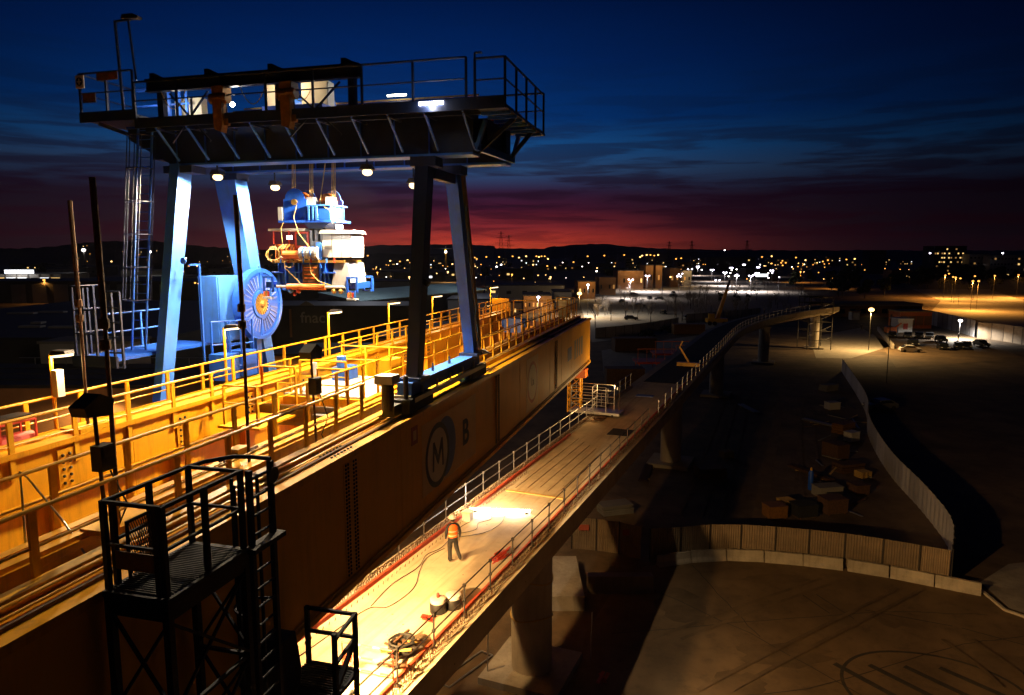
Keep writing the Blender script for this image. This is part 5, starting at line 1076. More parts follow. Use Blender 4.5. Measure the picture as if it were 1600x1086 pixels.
# formwork machine beside second pier
def work_rig(x, y, z, s, lab, m1='red', m2='orange'):
    t = T('work_platform', lab, 'platform', (x, y, z))
    t.p('deck', MB().box(x-1.4*s, x+1.4*s, y-1*s, y+1*s, z+1.2*s, z+1.35*s), m1)
    for dx in (-1.2, 1.2):
        for dy in (-.8, .8): t.p('leg', MB().box(x+dx*s-.06, x+dx*s+.06, y+dy*s-.06, y+dy*s+.06, z, z+1.2*s), m2)
    for k in range(5): t.p('rail_post', MB().box(x-1.35*s+k*.67*s-.03, x-1.35*s+k*.67*s+.03, y-.97*s, y-.91*s, z+1.35*s, z+2.3*s), m2)
    t.p('handrail', MB().box(x-1.4*s, x+1.4*s, y-.97*s, y-.91*s, z+2.3*s, z+2.36*s), m2); t.p('brace', MB().bar((x-1.2*s, y-.8*s, z), (x+1.2*s, y-.8*s, z+1.2*s), .1), m2)
x, y, _ = at(1098, 640); work_rig(x, y+10, 4.5, 1.3, 'red and orange work platform on a bracket beside the second pier'); one('platform_prop', MB().tube((x, y+10, 0), (x, y+10, 4.5), .25, 8), 'steel_dark', 'dark prop carrying the red work platform beside the second pier', 'prop', (x, y+10, 0))
for px_, py_, lab in ((1020, 590, 'dim red formwork platform in the site beyond the girder end'), (1045, 575, 'dim orange formwork platform next to the far stretch of deck')):
    x, y, _ = at(px_, py_); work_rig(x, y, 0, 2.2, lab, 'red', 'orange')
crate(975, 600, 6, 3, 2.6, 'rust', 'long dull brown site cabin beyond the girder end', 'site cabin', 'site_cabin', 0); crate(990, 548, 9, 3.5, 2.8, 'rust', 'dim brown site cabin on the pale slab', 'site cabin', 'site_cabin', .1); crate(1075, 522, 8, 3, 2.6, 'ochre', 'small brown site cabin by the yellow boom lift', 'site cabin', 'site_cabin', 0)
t = T('jib_arm', 'small folded yellow jib arm standing on the dark deck', 'jib', (-11.0, 74, 9), DD)
t.p('base', MB().box(-12.2, -9.9, 73.5, 74.2, 9.03, 9.4), 'yellow_rail'); t.p('post', MB().bar((-11.0, 73.8, 9.4), (-12.0, 73.8, 11.0), .18), 'yellow_rail'); t.p('tip', MB().bar((-12.0, 73.8, 11.0), (-11.7, 73.8, 11.6), .12), 'yellow_rail')
# yellow telescopic boom
x, y, _ = at(1122, 508)
t = T('boom_lift', 'yellow telescopic boom crane standing beyond the white site fence', 'mobile crane', (x, y, 0))
t.p('chassis', MB().box(x-3.5, x+2.5, y-1.3, y+1.3, .9, 2.0), 'yellow_rail'); t.p('cab', MB().box(x-3.0, x-1.4, y-1.1, y+.3, 2.003, 3.4), 'yellow_rail'); t.p('boom', MB().bar((x-.3, y, 2.0), (x+2.2, y, 10.5), 1.1, 1.0, (0, 1, 0), .7, .7), 'yellow'); t.p('boom_tip', MB().bar((x+2.2, y, 10.5), (x+2.9, y, 13.2), .6, .6, (0, 1, 0), .5, .5), 'black')
for dx in (-2.8, -1.4, 1.4): t.p('wheel', MB().lathe([(.6, -.2), (.6, .2)], (x+dx, y-1.3, .6), 16, 'y'), 'rubber')
# end pier scaffold
ex, ey = rot(DD, deck_x(168), 168)
t = T('scaffold_tower', 'grey scaffold tower around the last pier of the viaduct', 'scaffold', (ex, ey, 0))
for dx in (-2.6, 0, 2.6):
    for dy in (-2.6, 2.6):
        t.p('standard', MB().tube((ex+dx, ey+dy, 0), (ex+dx, ey+dy, 11.5), .1, 5), 'steel_dark')
    for z in (2, 4, 6, 8, 10, 11.3): t.p('ledger', MB().tube((ex-2.6, ey+dx, z), (ex+2.6, ey+dx, z), .08, 5), 'steel_dark')
for k in range(4): t.p('brace', MB().tube((ex-2.6, ey-2.6, .5+k*2.5), (ex+2.6, ey-2.6, 2.8+k*2.5), .07, 5), 'galv')
# white site fences round the car park
fence('site_fence', 'white panel fence between the site slab and the car park', [at(930, 529), at(1000, 521), at(1060, 510)], 2.6, 3.2, 'fence_white', pitch=.8)
fence('site_fence', 'white panel fence behind the yellow boom crane', [at(1072, 505), at(1130, 500), at(1188, 494)], 2.8, 3.2, 'fence_white', pitch=.8)
for k, (px_, py_) in enumerate(((1010, 527), (1040, 520))):
    x, y, _ = at(px_, py_)
    mb = MB(); rnd = random.Random(k)
    for i in range(260):
        a, b_, r_ = rnd.uniform(0, 6.28), rnd.uniform(0, 1.5), rnd.uniform(.5, 1); c = Vector((x+2.2*r_*math.cos(a)*math.cos(b_), y+1.6*r_*math.sin(a)*math.cos(b_), .2+1.7*r_*math.sin(b_))); u = Vector((rnd.uniform(-1, 1), rnd.uniform(-1, 1), rnd.uniform(-1, 1))).normalized()*.28; v = u.cross(Vector((rnd.uniform(-1, 1), rnd.uniform(-1, 1), 1))).normalized()*.2
        mb.add([c-u, c+v, c+u, c-v], [(0, 1, 2, 3)])
    one('bush', mb, 'leaf_dark', ('dark bush against the white panel fence by the slab', 'dark bush at the gap between the two white fences')[k], 'bush', (x, y, 0))

# ================================================================ LAMPS OF THE TOWN
def street_lamp(px_, py_head, h_, kind, lab, group, real=0, Y=None, rad=None, twin=False, z0=0.0, samp=None):
    """lamp whose head of height h_ shows at the surveyed bearing"""
    if Y is None: Y = (CAM_Z-z0-h_)*1100/max(1.5, (py_head-398))
    X = px_at(px_, Y); r_ = rad or max(.12, Y*.0013)
    t = T('street_lamp', lab, 'street lamp', (X, Y, z0), 0, group)
    t.p('pole', MB().tube((X, Y, z0), (X, Y, z0+h_), max(.07, Y*.0002), 6), 'galv' if kind == 'glow_cool' else 'steel_dark')
    for sx in ((-1, 1) if twin else (0,)):
        if twin: t.p('arm', MB().tube((X, Y, z0+h_-.2), (X+sx*.9, Y, z0+h_), .06, 5), 'steel_dark')
        t.p('lamp_head', MB().ball((X+sx*.9, Y-.1, z0+h_-r_*.3), r_, 8, 5, .7), kind)
    if real: t.light((X, Y-.3, z0+h_-r_-.3), real*1.5, {'glow_sodium': SODIUM, 'glow_amber': YEL, 'glow_cool': (1, .9, .92), 'glow_far_white': WHITE}[kind], .3, 166, .4, (X, Y-.3, 0))
    return t
PL = 'twin-headed cool white lamp post standing over the car park of bare trees'
for px_, py_, real in ((1011, 430, 18000), (1040, 425, 18000), (1090, 416, 24000), (1132, 425, 16000), (1142, 418, 0), (1162, 413, 0), (1172, 430, 18000), (1182, 426, 0), (1184, 417, 18000), (985, 436, 9000), (1060, 431, 0), (1112, 421, 12000), (1150, 430, 12000), (1205, 422, 0), (1120, 437, 0)):
    street_lamp(px_, py_, 9.0, 'glow_cool', PL, 'twin lamps of the car park', real, twin=True)
for k in range(22):
    px_, Y_ = random.uniform(990, 1225), random.uniform(330, 620)
    street_lamp(px_, 0, 8.5, random.choice(['glow_cool', 'glow_cool', 'glow_far_white']), 'slim white lamp post among the far rows of the car park', 'slim white lamps of the car park', 0, Y=Y_, rad=Y_*.0011)
street_lamp(918, 444, 10.5, 'glow_far_white', 'tall warm white lamp post in front of the pale bare tree', 'single lamps by the shops', 7000, rad=.5); street_lamp(905, 457, 8.0, 'glow_amber', 'big amber lamp behind the far end of the yellow girder', 'single lamps by the shops', 5000, rad=.8); street_lamp(841, 463, 8.0, 'glow_cool', 'cool white lamp behind the yellow end frame', 'single lamps by the shops', 800, rad=.5)
for px_, py_ in ((1058, 427), (1066, 425), (1072, 423), (1047, 432)): street_lamp(px_, py_, 8, 'glow_amber', 'amber lamp in the row beside the orange shop fronts', 'amber lamps by the shops', 0)
street_lamp(1357, 482, 9.0, 'glow_amber', 'single blazing amber lamp over the pale slab by the parked cars', None, 9000, rad=.62)
street_lamp(1385, 478, 11, 'steel_dark', 'tall unlit dark lamp post beside the parked cars', None, 0, Y=112)
AV = 'orange sodium lamp on a tall pole along the curving avenue'
for px_, py_, real in ((1474, 419), (1480, 414), (1486, 423), (1490, 424), (1497, 426), (1520, 421), (1516, 431), (1525, 431), (1551, 420), (1588, 418)) and ((1474, 419, 24000), (1480, 414, 0), (1486, 423, 0), (1490, 424, 10400), (1497, 426, 0), (1520, 421, 0), (1516, 431, 24000), (1525, 431, 0), (1551, 420, 12800), (1588, 418, 24000)):
    street_lamp(px_, py_, 11.0, 'glow_sodium', AV, 'orange lamps of the avenue', real, Y=260+ (431-py_)*6, rad=.42)
TW = 'small orange lamp among the distant dark houses'
town = [(1003, 399), (1010, 398), (1016, 398), (1022, 399), (1028, 398), (896, 409), (918, 400), (944, 399), (975, 398), (1000, 401), (1056, 404), (1064, 403), (1285, 408), (1293, 406), (1302, 403), (1310, 402), (1322, 405), (1335, 404), (1349, 401), (1243, 402), (1258, 406), (1264, 405), (1220, 410), (1222, 407), (1205, 400), (1190, 401), (1222, 414), (1227, 410), (1205, 411),
        (625, 408), (632, 409), (637, 406), (645, 407), (668, 406), (677, 407), (707, 412), (742, 402), (745, 404), (760, 401), (780, 401), (787, 404), (801, 400), (811, 402), (822, 400), (838, 400), (842, 401), (846, 400), (851, 400), (856, 404), (833, 413), (855, 415), (575, 399), (610, 407), (420, 405), (365, 413), (309, 415), (296, 415), (1506, 401), (160, 412), (175, 408)]
for px_, py_ in town:
    D_y = 1400+random.uniform(-150, 150) if py_ < 406 else 12000/(py_-396.5)
    z_h = CAM_Z-(py_-398)*D_y/1100
    street_lamp(px_, py_, 8.5, random.choice(['glow_sodium', 'glow_sodium', 'glow_amber']), TW, 'orange lamps of the distant town', 0, Y=D_y, z0=max(0, z_h-8.5), rad=D_y*.0012)
for k in range(170):
    px_ = random.uniform(540, 1420); D_y = random.uniform(380, 1300); X = px_at(px_, D_y); z = random.uniform(3, 7)
    street_lamp(px_, 0, z, random.choice(['glow_sodium', 'glow_sodium', 'glow_amber', 'glow_amber', 'glow_far_white']), 'tiny far light in the dark town beyond the shops', 'tiny far lights', 0, Y=D_y, rad=D_y*random.uniform(.0005, .0009))
for k in range(30):
    px_ = random.uniform(120, 440); D_y = 1500; py_ = random.uniform(384, 412) if px_ < 300 else random.uniform(393, 414)
    street_lamp(px_, py_, 6, 'glow_sodium' if random.random() < .8 else 'glow_amber', 'tiny orange light on the dark slope behind the crane', 'tiny lights on the slope', 0, Y=D_y, z0=max(0, CAM_Z-(py_-398)*D_y/1100-6), rad=D_y*.00045)
street_lamp(135, 393, 24, 'glow_far_white', 'tall blazing white floodlight mast beyond the dark roofs', None, 4000, Y=480, rad=1.3, z0=0); street_lamp(238, 395, 23, 'glow_far_white', 'tall white floodlight mast seen through the crane ladder', None, 2500, Y=520, rad=1.0); street_lamp(293, 401, 18, 'glow_far_white', 'white lamp mast just behind the pale crane leg', None, 0, Y=560, rad=.5)
street_lamp(307, 441, 9, 'glow_sodium', 'bright orange lamp between the crane leg and the blue cabinet', 'orange lamps behind the crane', 0, rad=.45); street_lamp(313, 442, 9, 'glow_amber', 'bright amber lamp right beside another lamp, left of the blue cabinet', 'orange lamps behind the crane', 0, rad=.5)
street_lamp(72, 419, 10, 'glow_sodium', 'orange lamp post by the lit showroom', None, 1800, Y=300, rad=.55); street_lamp(138, 590, 5.5, 'glow_amber', 'amber lamp at the edge of the dark shop roof', None, 3000, Y=73.5, rad=.2); street_lamp(420, 530, 5, 'glow_amber', 'hidden amber lamp at the brown shop wall', None, 700, Y=109, rad=.15)
street_lamp(600, 540, 6, 'glow_amber', 'amber lamp at the orange shop wall beside the thin crane leg', None, 1500, Y=115, rad=.15)
for px_, py_, k_ in ((437, 433, 'glow_cool'), (783, 413, 'glow_far_white'), (776, 416, 'glow_far_white'), (932, 423, 'glow_far_white'), (1450, 396, 'glow_cool'), (1563, 402, 'glow_cool')):
    street_lamp(px_, py_, 8, k_, 'cool white lamp among the far dark buildings', 'white lamps of the far town', 0, Y=600 if py_ < 405 else None, z0=14 if py_ < 405 else 0)

for px_, py_, k_ in ((640, 432, 'glow_amber'), (590, 425, 'glow_sodium'), (700, 424, 'glow_amber'), (800, 428, 'glow_sodium'), (860, 432, 'glow_amber'), (540, 430, 'glow_sodium'), (1250, 424, 'glow_sodium'), (1300, 430, 'glow_sodium')):  # extra lamps added to light the ground and walls
    street_lamp(px_, py_, 8, k_, 'amber lamp added to light the ground of the trading estate', 'added amber lamps', 5000)
# ================================================================ BUILDINGS
def building(name, lab, px0, px1, Y, h_, depth, wall, roof='roof_dark', win=None, group=None, cat='building', rz=0, z0=0, roofed=True):
    x0, x1 = px_at(px0, Y), px_at(px1, Y); t = T(name, lab, cat, ((x0+x1)/2, Y, z0), 0, group); t.o.rotation_euler = (0, 0, rz)
    t.p('wall', MB().box(x0, x1, Y, Y+depth, z0, z0+h_), wall)
    t.p('roof', MB().box(x0-.2, x1+.2, Y-.2, Y+depth+.2, z0+h_+.003, z0+h_+.35), roof)
    lit = 0
    if win:
        nx, nz, ww, wh, mats, prob = win
        for i in range(nx):
            for j in range(nz):
                cx0 = x0+(x1-x0)*(i+.5)/nx; cz0 = z0+h_*(j+.6)/(nz+.25)
                on = random.random() < prob; lit += on
                t.p('window', MB().box(cx0-ww/2, cx0+ww/2, Y-.08, Y-.01, cz0-wh/2, cz0+wh/2), random.choice(mats) if on else 'glass_dark')
    if '{' in lab:
        nw = 'no lit window' if lit == 0 else ('one lit window' if lit == 1 else '%d lit windows' % lit)
        t.o['label'] = lab.format(wall={'wall_dark': 'dark', 'wall_grey': 'grey', 'wall_pale': 'pale', 'wall_orange': 'orange'}[wall], win=nw, nx=(win[0] if win else 0))
    return t
WW = ['window_warm', 'window_warm', 'window_white', 'window_dim']
t = building('shop', 'low shop with an orange wall and dark flat roof behind the near handrail', -220, 262, 76, 6.0, 15, 'wall_orange', cat='shop')
for k in range(14): t.p('parapet_post', MB().box(-62+k*4.0, -61.9+k*4.0, 90.4, 90.5, 6.36, 7.2), 'galv')
t.p('parapet_rail', MB().box(-64, -36, 90.4, 90.5, 7.2, 7.28), 'galv')
for k in range(3): t.p('roof_seam', MB().box(-70, -20, 79+k*4, 79.15+k*4, 6.36, 6.45), 'roof_dark')
building('roof_plant', 'pale corrugated plant enclosure standing behind the dark shop roof', 70, 205, 94, 8.6, 6, 'wall_pale', 'wall_grey', cat='shed')
t = building('warehouse', 'wide dark navy-roofed warehouse with thin white skylight strips', -420, 262, 112, 7.0, 92, 'wall_dark', cat='warehouse')
for px_, py_, l in ((35, 490, 6), (82, 488, 6), (50, 511, 4), (105, 512, 6), (60, 505, 2)):
    x, y, _ = at(px_, py_, 7.4); t.p('skylight', MB().box(x-l/2, x+l/2, y-.8, y+.8, 7.36, 7.7), 'wall_pale')
t = building('showroom', 'brightly lit glass showroom with a blue-white roof sign', -60, 96, 440, 8.5, 30, 'wall_pale', win=(9, 1, 6.0, 4.5, ['window_white', 'window_white', 'window_warm'], .9), cat='showroom')
sgx = px_at(31, 438); t.p('roof_sign', MB().box(sgx-9, sgx+9, 438.5, 438.9, 8.9, 11.2), 'window_white'); t.p('sign_band', MB().box(sgx-8.6, sgx+8.6, 438.3, 438.49, 9.1, 9.7), 'sign_blue')
for k in range(9): t.p('mullion', MB().box(px_at(-60+k*17.5, 439.5)-.3, px_at(-60+k*17.5, 439.5)+.3, 439.4, 439.8, 0, 8.4), 'wall_grey')
t.light((sgx, 432, 7), 2500, WHITE, .5)
t = building('warehouse', 'long grey warehouse with pale wall bays in front of the showroom', -90, 300, 300, 9, 40, 'wall_dark', cat='warehouse')
for k in range(8): t.p('wall_bay', MB().box(px_at(20+k*33, 300), px_at(42+k*33, 300), 299.6, 299.9, 0, 8), 'wall_grey')
t = building('store', 'dark store with pale letters reading fnac under the hanging spreader', 415, 640, 150, 9.4, 14, 'wall_dark', cat='store')
text_obj = text_part(t, 'fnac', 0, 0, 3.3, 0, 'mark_grey', name='lettering', bold=.03)
for v in text_obj.data.vertices: a, b, c = v.co.x, v.co.y, v.co.z; v.co = (px_at(491, 150)+(b+t.b[1])-t.b[0], -.15-(a+t.b[0]), 7.1+(c+t.b[2]))
t.light((px_at(491, 146), 143, 3.0), 120, YEL, .3); t.p('sign_bracket', MB().box(px_at(455, 150), px_at(458, 150), 149.6, 149.9, 3, 9), 'wall_orange'); t.p('peak', MB().prism([(px_at(470, 150), 9.76), (px_at(495, 150), 9.76), (px_at(482, 150), 10.8)], 149.7, 149.95, 'y'), 'wall_grey')  # unseen lamp added to brighten the sign letters
for px0, px1, Y, hh in ((418, 560, 112, 4.4), (588, 650, 118, 6.5), (640, 720, 136, 6.0)): building('shop', {418: 'brown-orange low shop wall left of the fnac store', 588: 'orange shop wall behind the thin crane leg', 640: 'orange shop wall right of the thin crane leg'}[px0], px0, px1, Y, hh, 14, 'wall_orange', cat='shop')
x0, y0, x1, y1 = -38.0, 172.0, -9.5, 232.0
t = T('canopy_shed', 'long shed with a pale teal ribbed roof behind the thin crane legs', 'shed', (-24, 200, 0)); dv = Vector((x1-x0, y1-y0, 0)); L_ = dv.length; dv.normalize(); nv = Vector((-dv.y, dv.x, 0))
t.p('wall', MB().add([(x0, y0, 0), (x1, y1, 0), (x1, y1, 9.2), (x0, y0, 9.2), *( (q[0]+nv.x*12, q[1]+nv.y*12, z) for q, z in (((x0, y0), 0), ((x1, y1), 0), ((x1, y1), 9.2), ((x0, y0), 9.2)))], [(0, 1, 2, 3), (4, 7, 6, 5), (0, 3, 7, 4), (1, 5, 6, 2)]), 'wall_dark')
for k in range(36):
    a = Vector((x0, y0, 9.3))+dv*(L_*k/36); b = a+dv*(L_/36*.82); t.p('roof_sheet', MB().add([a-nv*1.5, b-nv*1.5, b+nv*12+Vector((0, 0, 1.8)), a+nv*12+Vector((0, 0, 1.8)), a-nv*1.5-Vector((0, 0, .2)), b-nv*1.5-Vector((0, 0, .2)), b+nv*12+Vector((0, 0, 1.6)), a+nv*12+Vector((0, 0, 1.6))], [(0, 1, 2, 3), (7, 6, 5, 4), (0, 4, 5, 1), (1, 5, 6, 2), (2, 6, 7, 3), (3, 7, 4, 0)]), 'roof_teal')
t.light((-36, 176, 22), 5000, COOL, .5); t.light((-12, 216, 22), 4000, COOL, .5)  # unseen lamps added above to brighten the teal roof
t = building('store', 'grey store with pale E2 lettering beside the teal-roofed shed', 700, 775, 196, 8.0, 30, 'wall_grey', cat='store')
e2 = text_part(t, 'E2', 0, 0, 3.6, 0, 'fence_white', name='lettering', bold=.03)
for v in e2.data.vertices: a, b, c = v.co.x, v.co.y, v.co.z; v.co = (px_at(741, 196)+(b+t.b[1])-t.b[0], -.15-(a+t.b[0]), 6.0+(c+t.b[2]))
shops = [(775, 815, 230, 5, 'wall_orange'), (818, 862, 250, 6, 'wall_orange'), (866, 893, 275, 6, 'wall_pale'), (903, 930, 330, 8, 'wall_orange'), (936, 962, 360, 9, 'wall_orange'), (965, 1005, 420, 11, 'wall_orange'), (1008, 1020, 430, 14, 'wall_orange'), (1024, 1034, 430, 14, 'wall_orange'), (1046, 1062, 450, 12, 'wall_orange'), (1066, 1080, 470, 10, 'wall_pale')]
for k, (a, b, Y, hh, m) in enumerate(shops):
    t = building('shop', '{wall} shop block with {win} beside the car park of bare trees', a, b, Y, hh, 20, m, win=(max(1, int((b-a)/6)), 1, Y*.0022, hh*.22, ['window_warm', 'window_dim', 'window_dim', 'wall_orange'], .7), group='lit shop blocks beside the car park', cat='shop')
    if k % 2 == 1: t.light(((px_at(a, Y)+px_at(b, Y))/2, Y-7, hh+3), 2200, YEL, .4)
rnd = random.Random(3)
for k in range(46):
    Y = rnd.uniform(300, 1050); px0 = rnd.uniform(-100, 1000); 
    if 880 < px0 and Y < 470: continue
    wd = rnd.uniform(20, 46)*1100/Y*.9; hh = rnd.uniform(5, 9)
    building('warehouse', '{wall}-walled low building with {win} in the far trading estate', px0, px0+wd, Y, hh, rnd.uniform(15, 40), rnd.choice(['wall_dark', 'wall_dark', 'wall_grey', 'wall_pale']), win=(rnd.randint(2, 5), 1, 2.2, 1.5, WW, .25), group='dark low buildings of the trading estate', cat='building')
for k in range(34):
    Y = rnd.uniform(800, 1500); px0 = rnd.uniform(560, 1650); hh = rnd.uniform(8, 17)
    building('apartment_block', '{wall} distant block on the skyline with {win}', px0, px0+rnd.uniform(10, 26), Y, hh, 15, rnd.choice(['wall_dark', 'wall_grey']), win=(rnd.randint(4, 8), rnd.randint(2, 4), 1.6, 1.3, WW, .16), group='distant blocks on the skyline', cat='building')
building('apartment_block', 'taller dark block with a row of lit upper windows on the right skyline', 1457, 1507, 640, 28, 18, 'wall_dark', win=(14, 7, 1.3, 1.2, ['window_warm', 'window_warm', 'window_dim'], .26)); building('hospital_block', 'wide pale block with small dark windows on the right skyline', 1545, 1640, 620, 20, 20, 'wall_pale', win=(18, 4, 1.6, 1.4, WW, .12)); building('hospital_block', 'narrow pale block joined to the wide pale block', 1512, 1542, 630, 21, 20, 'wall_pale', win=(5, 4, 1.6, 1.4, WW, .12))
building('pavilion', 'low amber-lit building among dark trees', 1392, 1438, 520, 9, 12, 'wall_orange', win=(8, 1, 2, 2, ['window_warm'], .3)); building('depot', 'dark depot with one long bright white window strip', 1165, 1215, 560, 9, 20, 'wall_dark', win=(1, 1, 10, 2.2, ['window_white'], 1)); building('tower_block', 'dark block crowned with a white light on the centre skyline', 1110, 1180, 900, 17, 20, 'wall_dark', win=(10, 3, 2, 1.5, WW, .12)); building('long_block', 'long orange-lit block on the centre skyline', 1058, 1082, 800, 12, 16, 'wall_orange', win=(4, 2, 2, 1.6, WW, .3)); building('water_tower', 'dark flat-topped block rising over the right-hand trees', 1357, 1383, 760, 25, 16, 'wall_dark')
street_lamp(1131, 387, 9, 'glow_far_white', 'white light on top of the dark centre skyline block', None, 0, Y=900, z0=17.4, rad=.95)
# site buildings by the parked cars
t = building('site_canteen', 'long low shed with an amber-lit front behind the single blazing lamp', 1290, 1440, 232, 4.2, 12, 'wall_orange', 'wall_orange', win=(9, 1, 1.8, 1.4, ['glass_dark'], 1), cat='shed'); t.p('canopy', MB().box(px_at(1290, 229), px_at(1440, 229), 228, 231.7, 4.0, 4.2), 'cable')
building('container', 'orange open-fronted shipping container beside the white site module', 1405, 1455, 196, 4.6, 6, 'orange', 'cable', win=(4, 1, 2.0, 2.6, ['wall_orange'], 1), cat='container'); building('site_module', 'white square site module behind the parked cars', 1403, 1425, 186, 3.4, 4, 'white_panel', 'white_panel', win=(1, 1, 1.2, 1.6, ['red'], 1), cat='site module')
t = T('kiosk', 'small white van-like kiosk standing on the lit slab', 'kiosk', (*at(1334, 500)[:2], 0)); x, y, _ = at(1334, 500); t.p('body', MB().box(x-1.3, x+1.3, y-1, y+1, .1, 2.6), 'white_panel'); t.p('awning', MB().box(x-1.5, x+1.5, y-1.5, y+1.1, 2.603, 2.75), 'yellow_rail')
fence('site_fence', 'white panel wall floodlit beside the parked cars', [at(1452, 507), at(1490, 517), at(1522, 527)], 4.2, 3.0, 'fence_white', pitch=1.0); fence('site_fence', 'grey panel wall continuing past the floodlit white wall', [at(1526, 529), at(1560, 532), at(1605, 540)], 4.0, 3.0, 'fence_sheet', pitch=1.0)
street_lamp(1498, 506, 4.6, 'glow_far_white', 'blinding white work lamp in front of the white panel wall', None, 9000, Y=172, rad=.5)
one('low_wall', MB().bar((*at(1372, 516)[:2], .5), (*at(1395, 545)[:2], .5), .5, 1.0), 'concrete_pale', 'low pale wall separating the slab from the parked cars', 'wall', at(1372, 516))
x, y, _ = at(1452, 527); t = T('machine', 'small orange site machine between the white module and the panel wall', 'machine', (x-6, y+6, 0)); t.p('body', MB().box(x-8, x-5.5, y+5, y+6.6, .6, 2.0), 'orange'); t.p('arm', MB().bar((x-5.6, y+5.8, 1.8), (x-4, y+5.8, 3.0), .3), 'orange'); t.p('track', MB().box(x-8.2, x-5.2, y+4.8, y+6.8, 0, .597), 'rubber')
# cars
def make_car(m, lab, x, y, rz, group):
    t = T('parked_car', lab, 'car', (0, 0, 0), 0, group); t.o.location = (x, y, .02); t.o.rotation_euler = (0, 0, rz)
    t.p('body', MB().prism([(-2.1, .35), (-2.15, .7), (-1.9, .85), (-1.0, .92), (-.5, 1.4), (1.0, 1.45), (1.75, .98), (2.1, .9), (2.15, .4), (1.7, .28), (-1.7, .28)], -.85, .85, 'y'), m)
    t.p('windscreen', MB().prism([(-1.02, .95), (-.54, 1.41), (-.5, 1.38), (-.95, .94)], -.72, .72, 'y'), 'glass_dark'); t.p('rear_window', MB().prism([(1.05, 1.43), (1.72, 1.0), (1.76, 1.02), (1.1, 1.46)], -.7, .7, 'y'), 'glass_dark')
    for sy in (-.86, .855): t.p('side_window', MB().prism([(-.8, .98), (-.42, 1.34), (.95, 1.38), (1.4, 1.0)], sy, sy+.008, 'y'), 'glass_dark')
    for wx in (-1.35, 1.35):
        for sy in (-.82, .82): t.p('wheel', MB().lathe([(.31, -.1), (.31, .1)], (wx, sy, .31), 14, 'y'), 'rubber')
    for sy in (-.62, .62): t.p('headlight', MB().box(-2.17, -2.1, sy-.16, sy+.16, .6, .74), 'white_panel'); t.p('tail_light', MB().box(2.1, 2.165, sy-.14, sy+.14, .7, .86), 'red')
    return t
cars = [(1388, 518, 'car_grey'), (1394, 527, 'car_dark'), (1418, 528, 'car_grey'), (1436, 528, 'car_dark'), (1452, 529, 'car_grey'), (1470, 534, 'car_dark'), (1427, 540, 'car_dark'), (1473, 546, 'car_dark'), (1498, 545, 'car_dark'), (1510, 544, 'car_grey'), (1533, 541, 'car_dark')]
for k, (px_, py_, m) in enumerate(cars):
    x, y, _ = at(px_, py_); make_car(m, ('dark' if m == 'car_dark' else 'grey')+' car parked in the yard by the floodlit white wall', x, y, R(70)+random.uniform(-.25, .25), 'cars parked in the yard')
x, y, _ = at(1422, 550); make_car('car_white', 'white-roofed car parked nearest the site in the yard', x, y, R(170), 'cars parked in the yard')
x, y, _ = at(1375, 640); make_car('car_grey', 'lone car standing in the dark right of the long hoarding', x, y, R(10), None)
for k, (px_, py_) in enumerate(((1346, 517), (1360, 523), (1497, 532))):
    x, y, _ = at(px_, py_); person('person', ('dark-clothed person standing on the lit slab beside the kiosk', 'dark-clothed person on the lit slab close to the low wall', 'dark-clothed person standing under the blinding white work lamp')[k], (x, y, .02), R(40*k), fingers=False)
for k in range(12):
    x, y, _ = at(random.uniform(930, 1080), random.uniform(452, 500)); make_car(random.choice(['car_dark', 'car_grey', 'car_dark']), 'small car parked among the bare trees of the car park', x, y, R(random.choice([0, 90, 180])+random.uniform(-5, 5)), 'cars among the bare trees')

# ================================================================ TREES
def bare_tree_mesh(seed, h_=6.5):
    r_ = random.Random(seed); tr = MB(); br = MB()
    def grow(mb, p, d, l, r0, lev):
        q = p+d*l; mb.path([p, p+d*(l*.5)+Vector((r_.uniform(-.05, .05), r_.uniform(-.05, .05), 0)), q], r0, 4 if lev else 6, r0*.6)
        if lev >= 4: return
        for k in range(3 if lev else 5):
            nd_ = (d+Vector((r_.uniform(-1, 1), r_.uniform(-1, 1), r_.uniform(-.1, .7)))*(.75)).normalized(); grow(br, p+d*l*r_.uniform(.55, 1.0), nd_, l*r_.uniform(.55, .8), r0*.55, lev+1)
    grow(tr, Vector((0, 0, 0)), Vector((0, 0, 1)), h_*.38, .13, 0); return tr, br
bases = []
for s_ in range(3):
    tr, br = bare_tree_mesh(s_); t = T('bare_tree', 'slender bare tree in the rows of the floodlit car park', 'tree', (0, 0, 0), 0, 'bare trees of the car park'); t.p('trunk', tr, 'bark'); t.p('crown', br, 'twig'); bases.append(t.o)
rnd = random.Random(11); n_ = 0
while n_ < 96:
    px_, py_ = rnd.uniform(925, 1265), rnd.uniform(446, 505)
    if py_ > 512-(px_-925)*.05: continue
    x, y, _ = at(px_, py_); b_ = bases[n_ % 3]; sc_ = rnd.uniform(.8, 1.25)
    if n_ < 3: b_.location = (x, y, .02); b_.scale = (sc_,)*3
    else: dup(b_, (x, y, .02), rnd.uniform(0, 6), scale=(sc_,)*3)
    n_ += 1
tr, br = bare_tree_mesh(21, 10); x, y, _ = at(930, 512); t = T('bare_tree', 'big pale bare tree lit from behind next to the end of the yellow girder', 'tree', (x, y, 0)); o = t.p('trunk', MB(), 'bark') if False else None
for nm, mb, m in (('trunk', tr, 'bark'), ('crown', br, 'twig')): mb.v = [(a+x, b+y, c) for a, b, c in mb.v]; t.p(nm, mb, m)
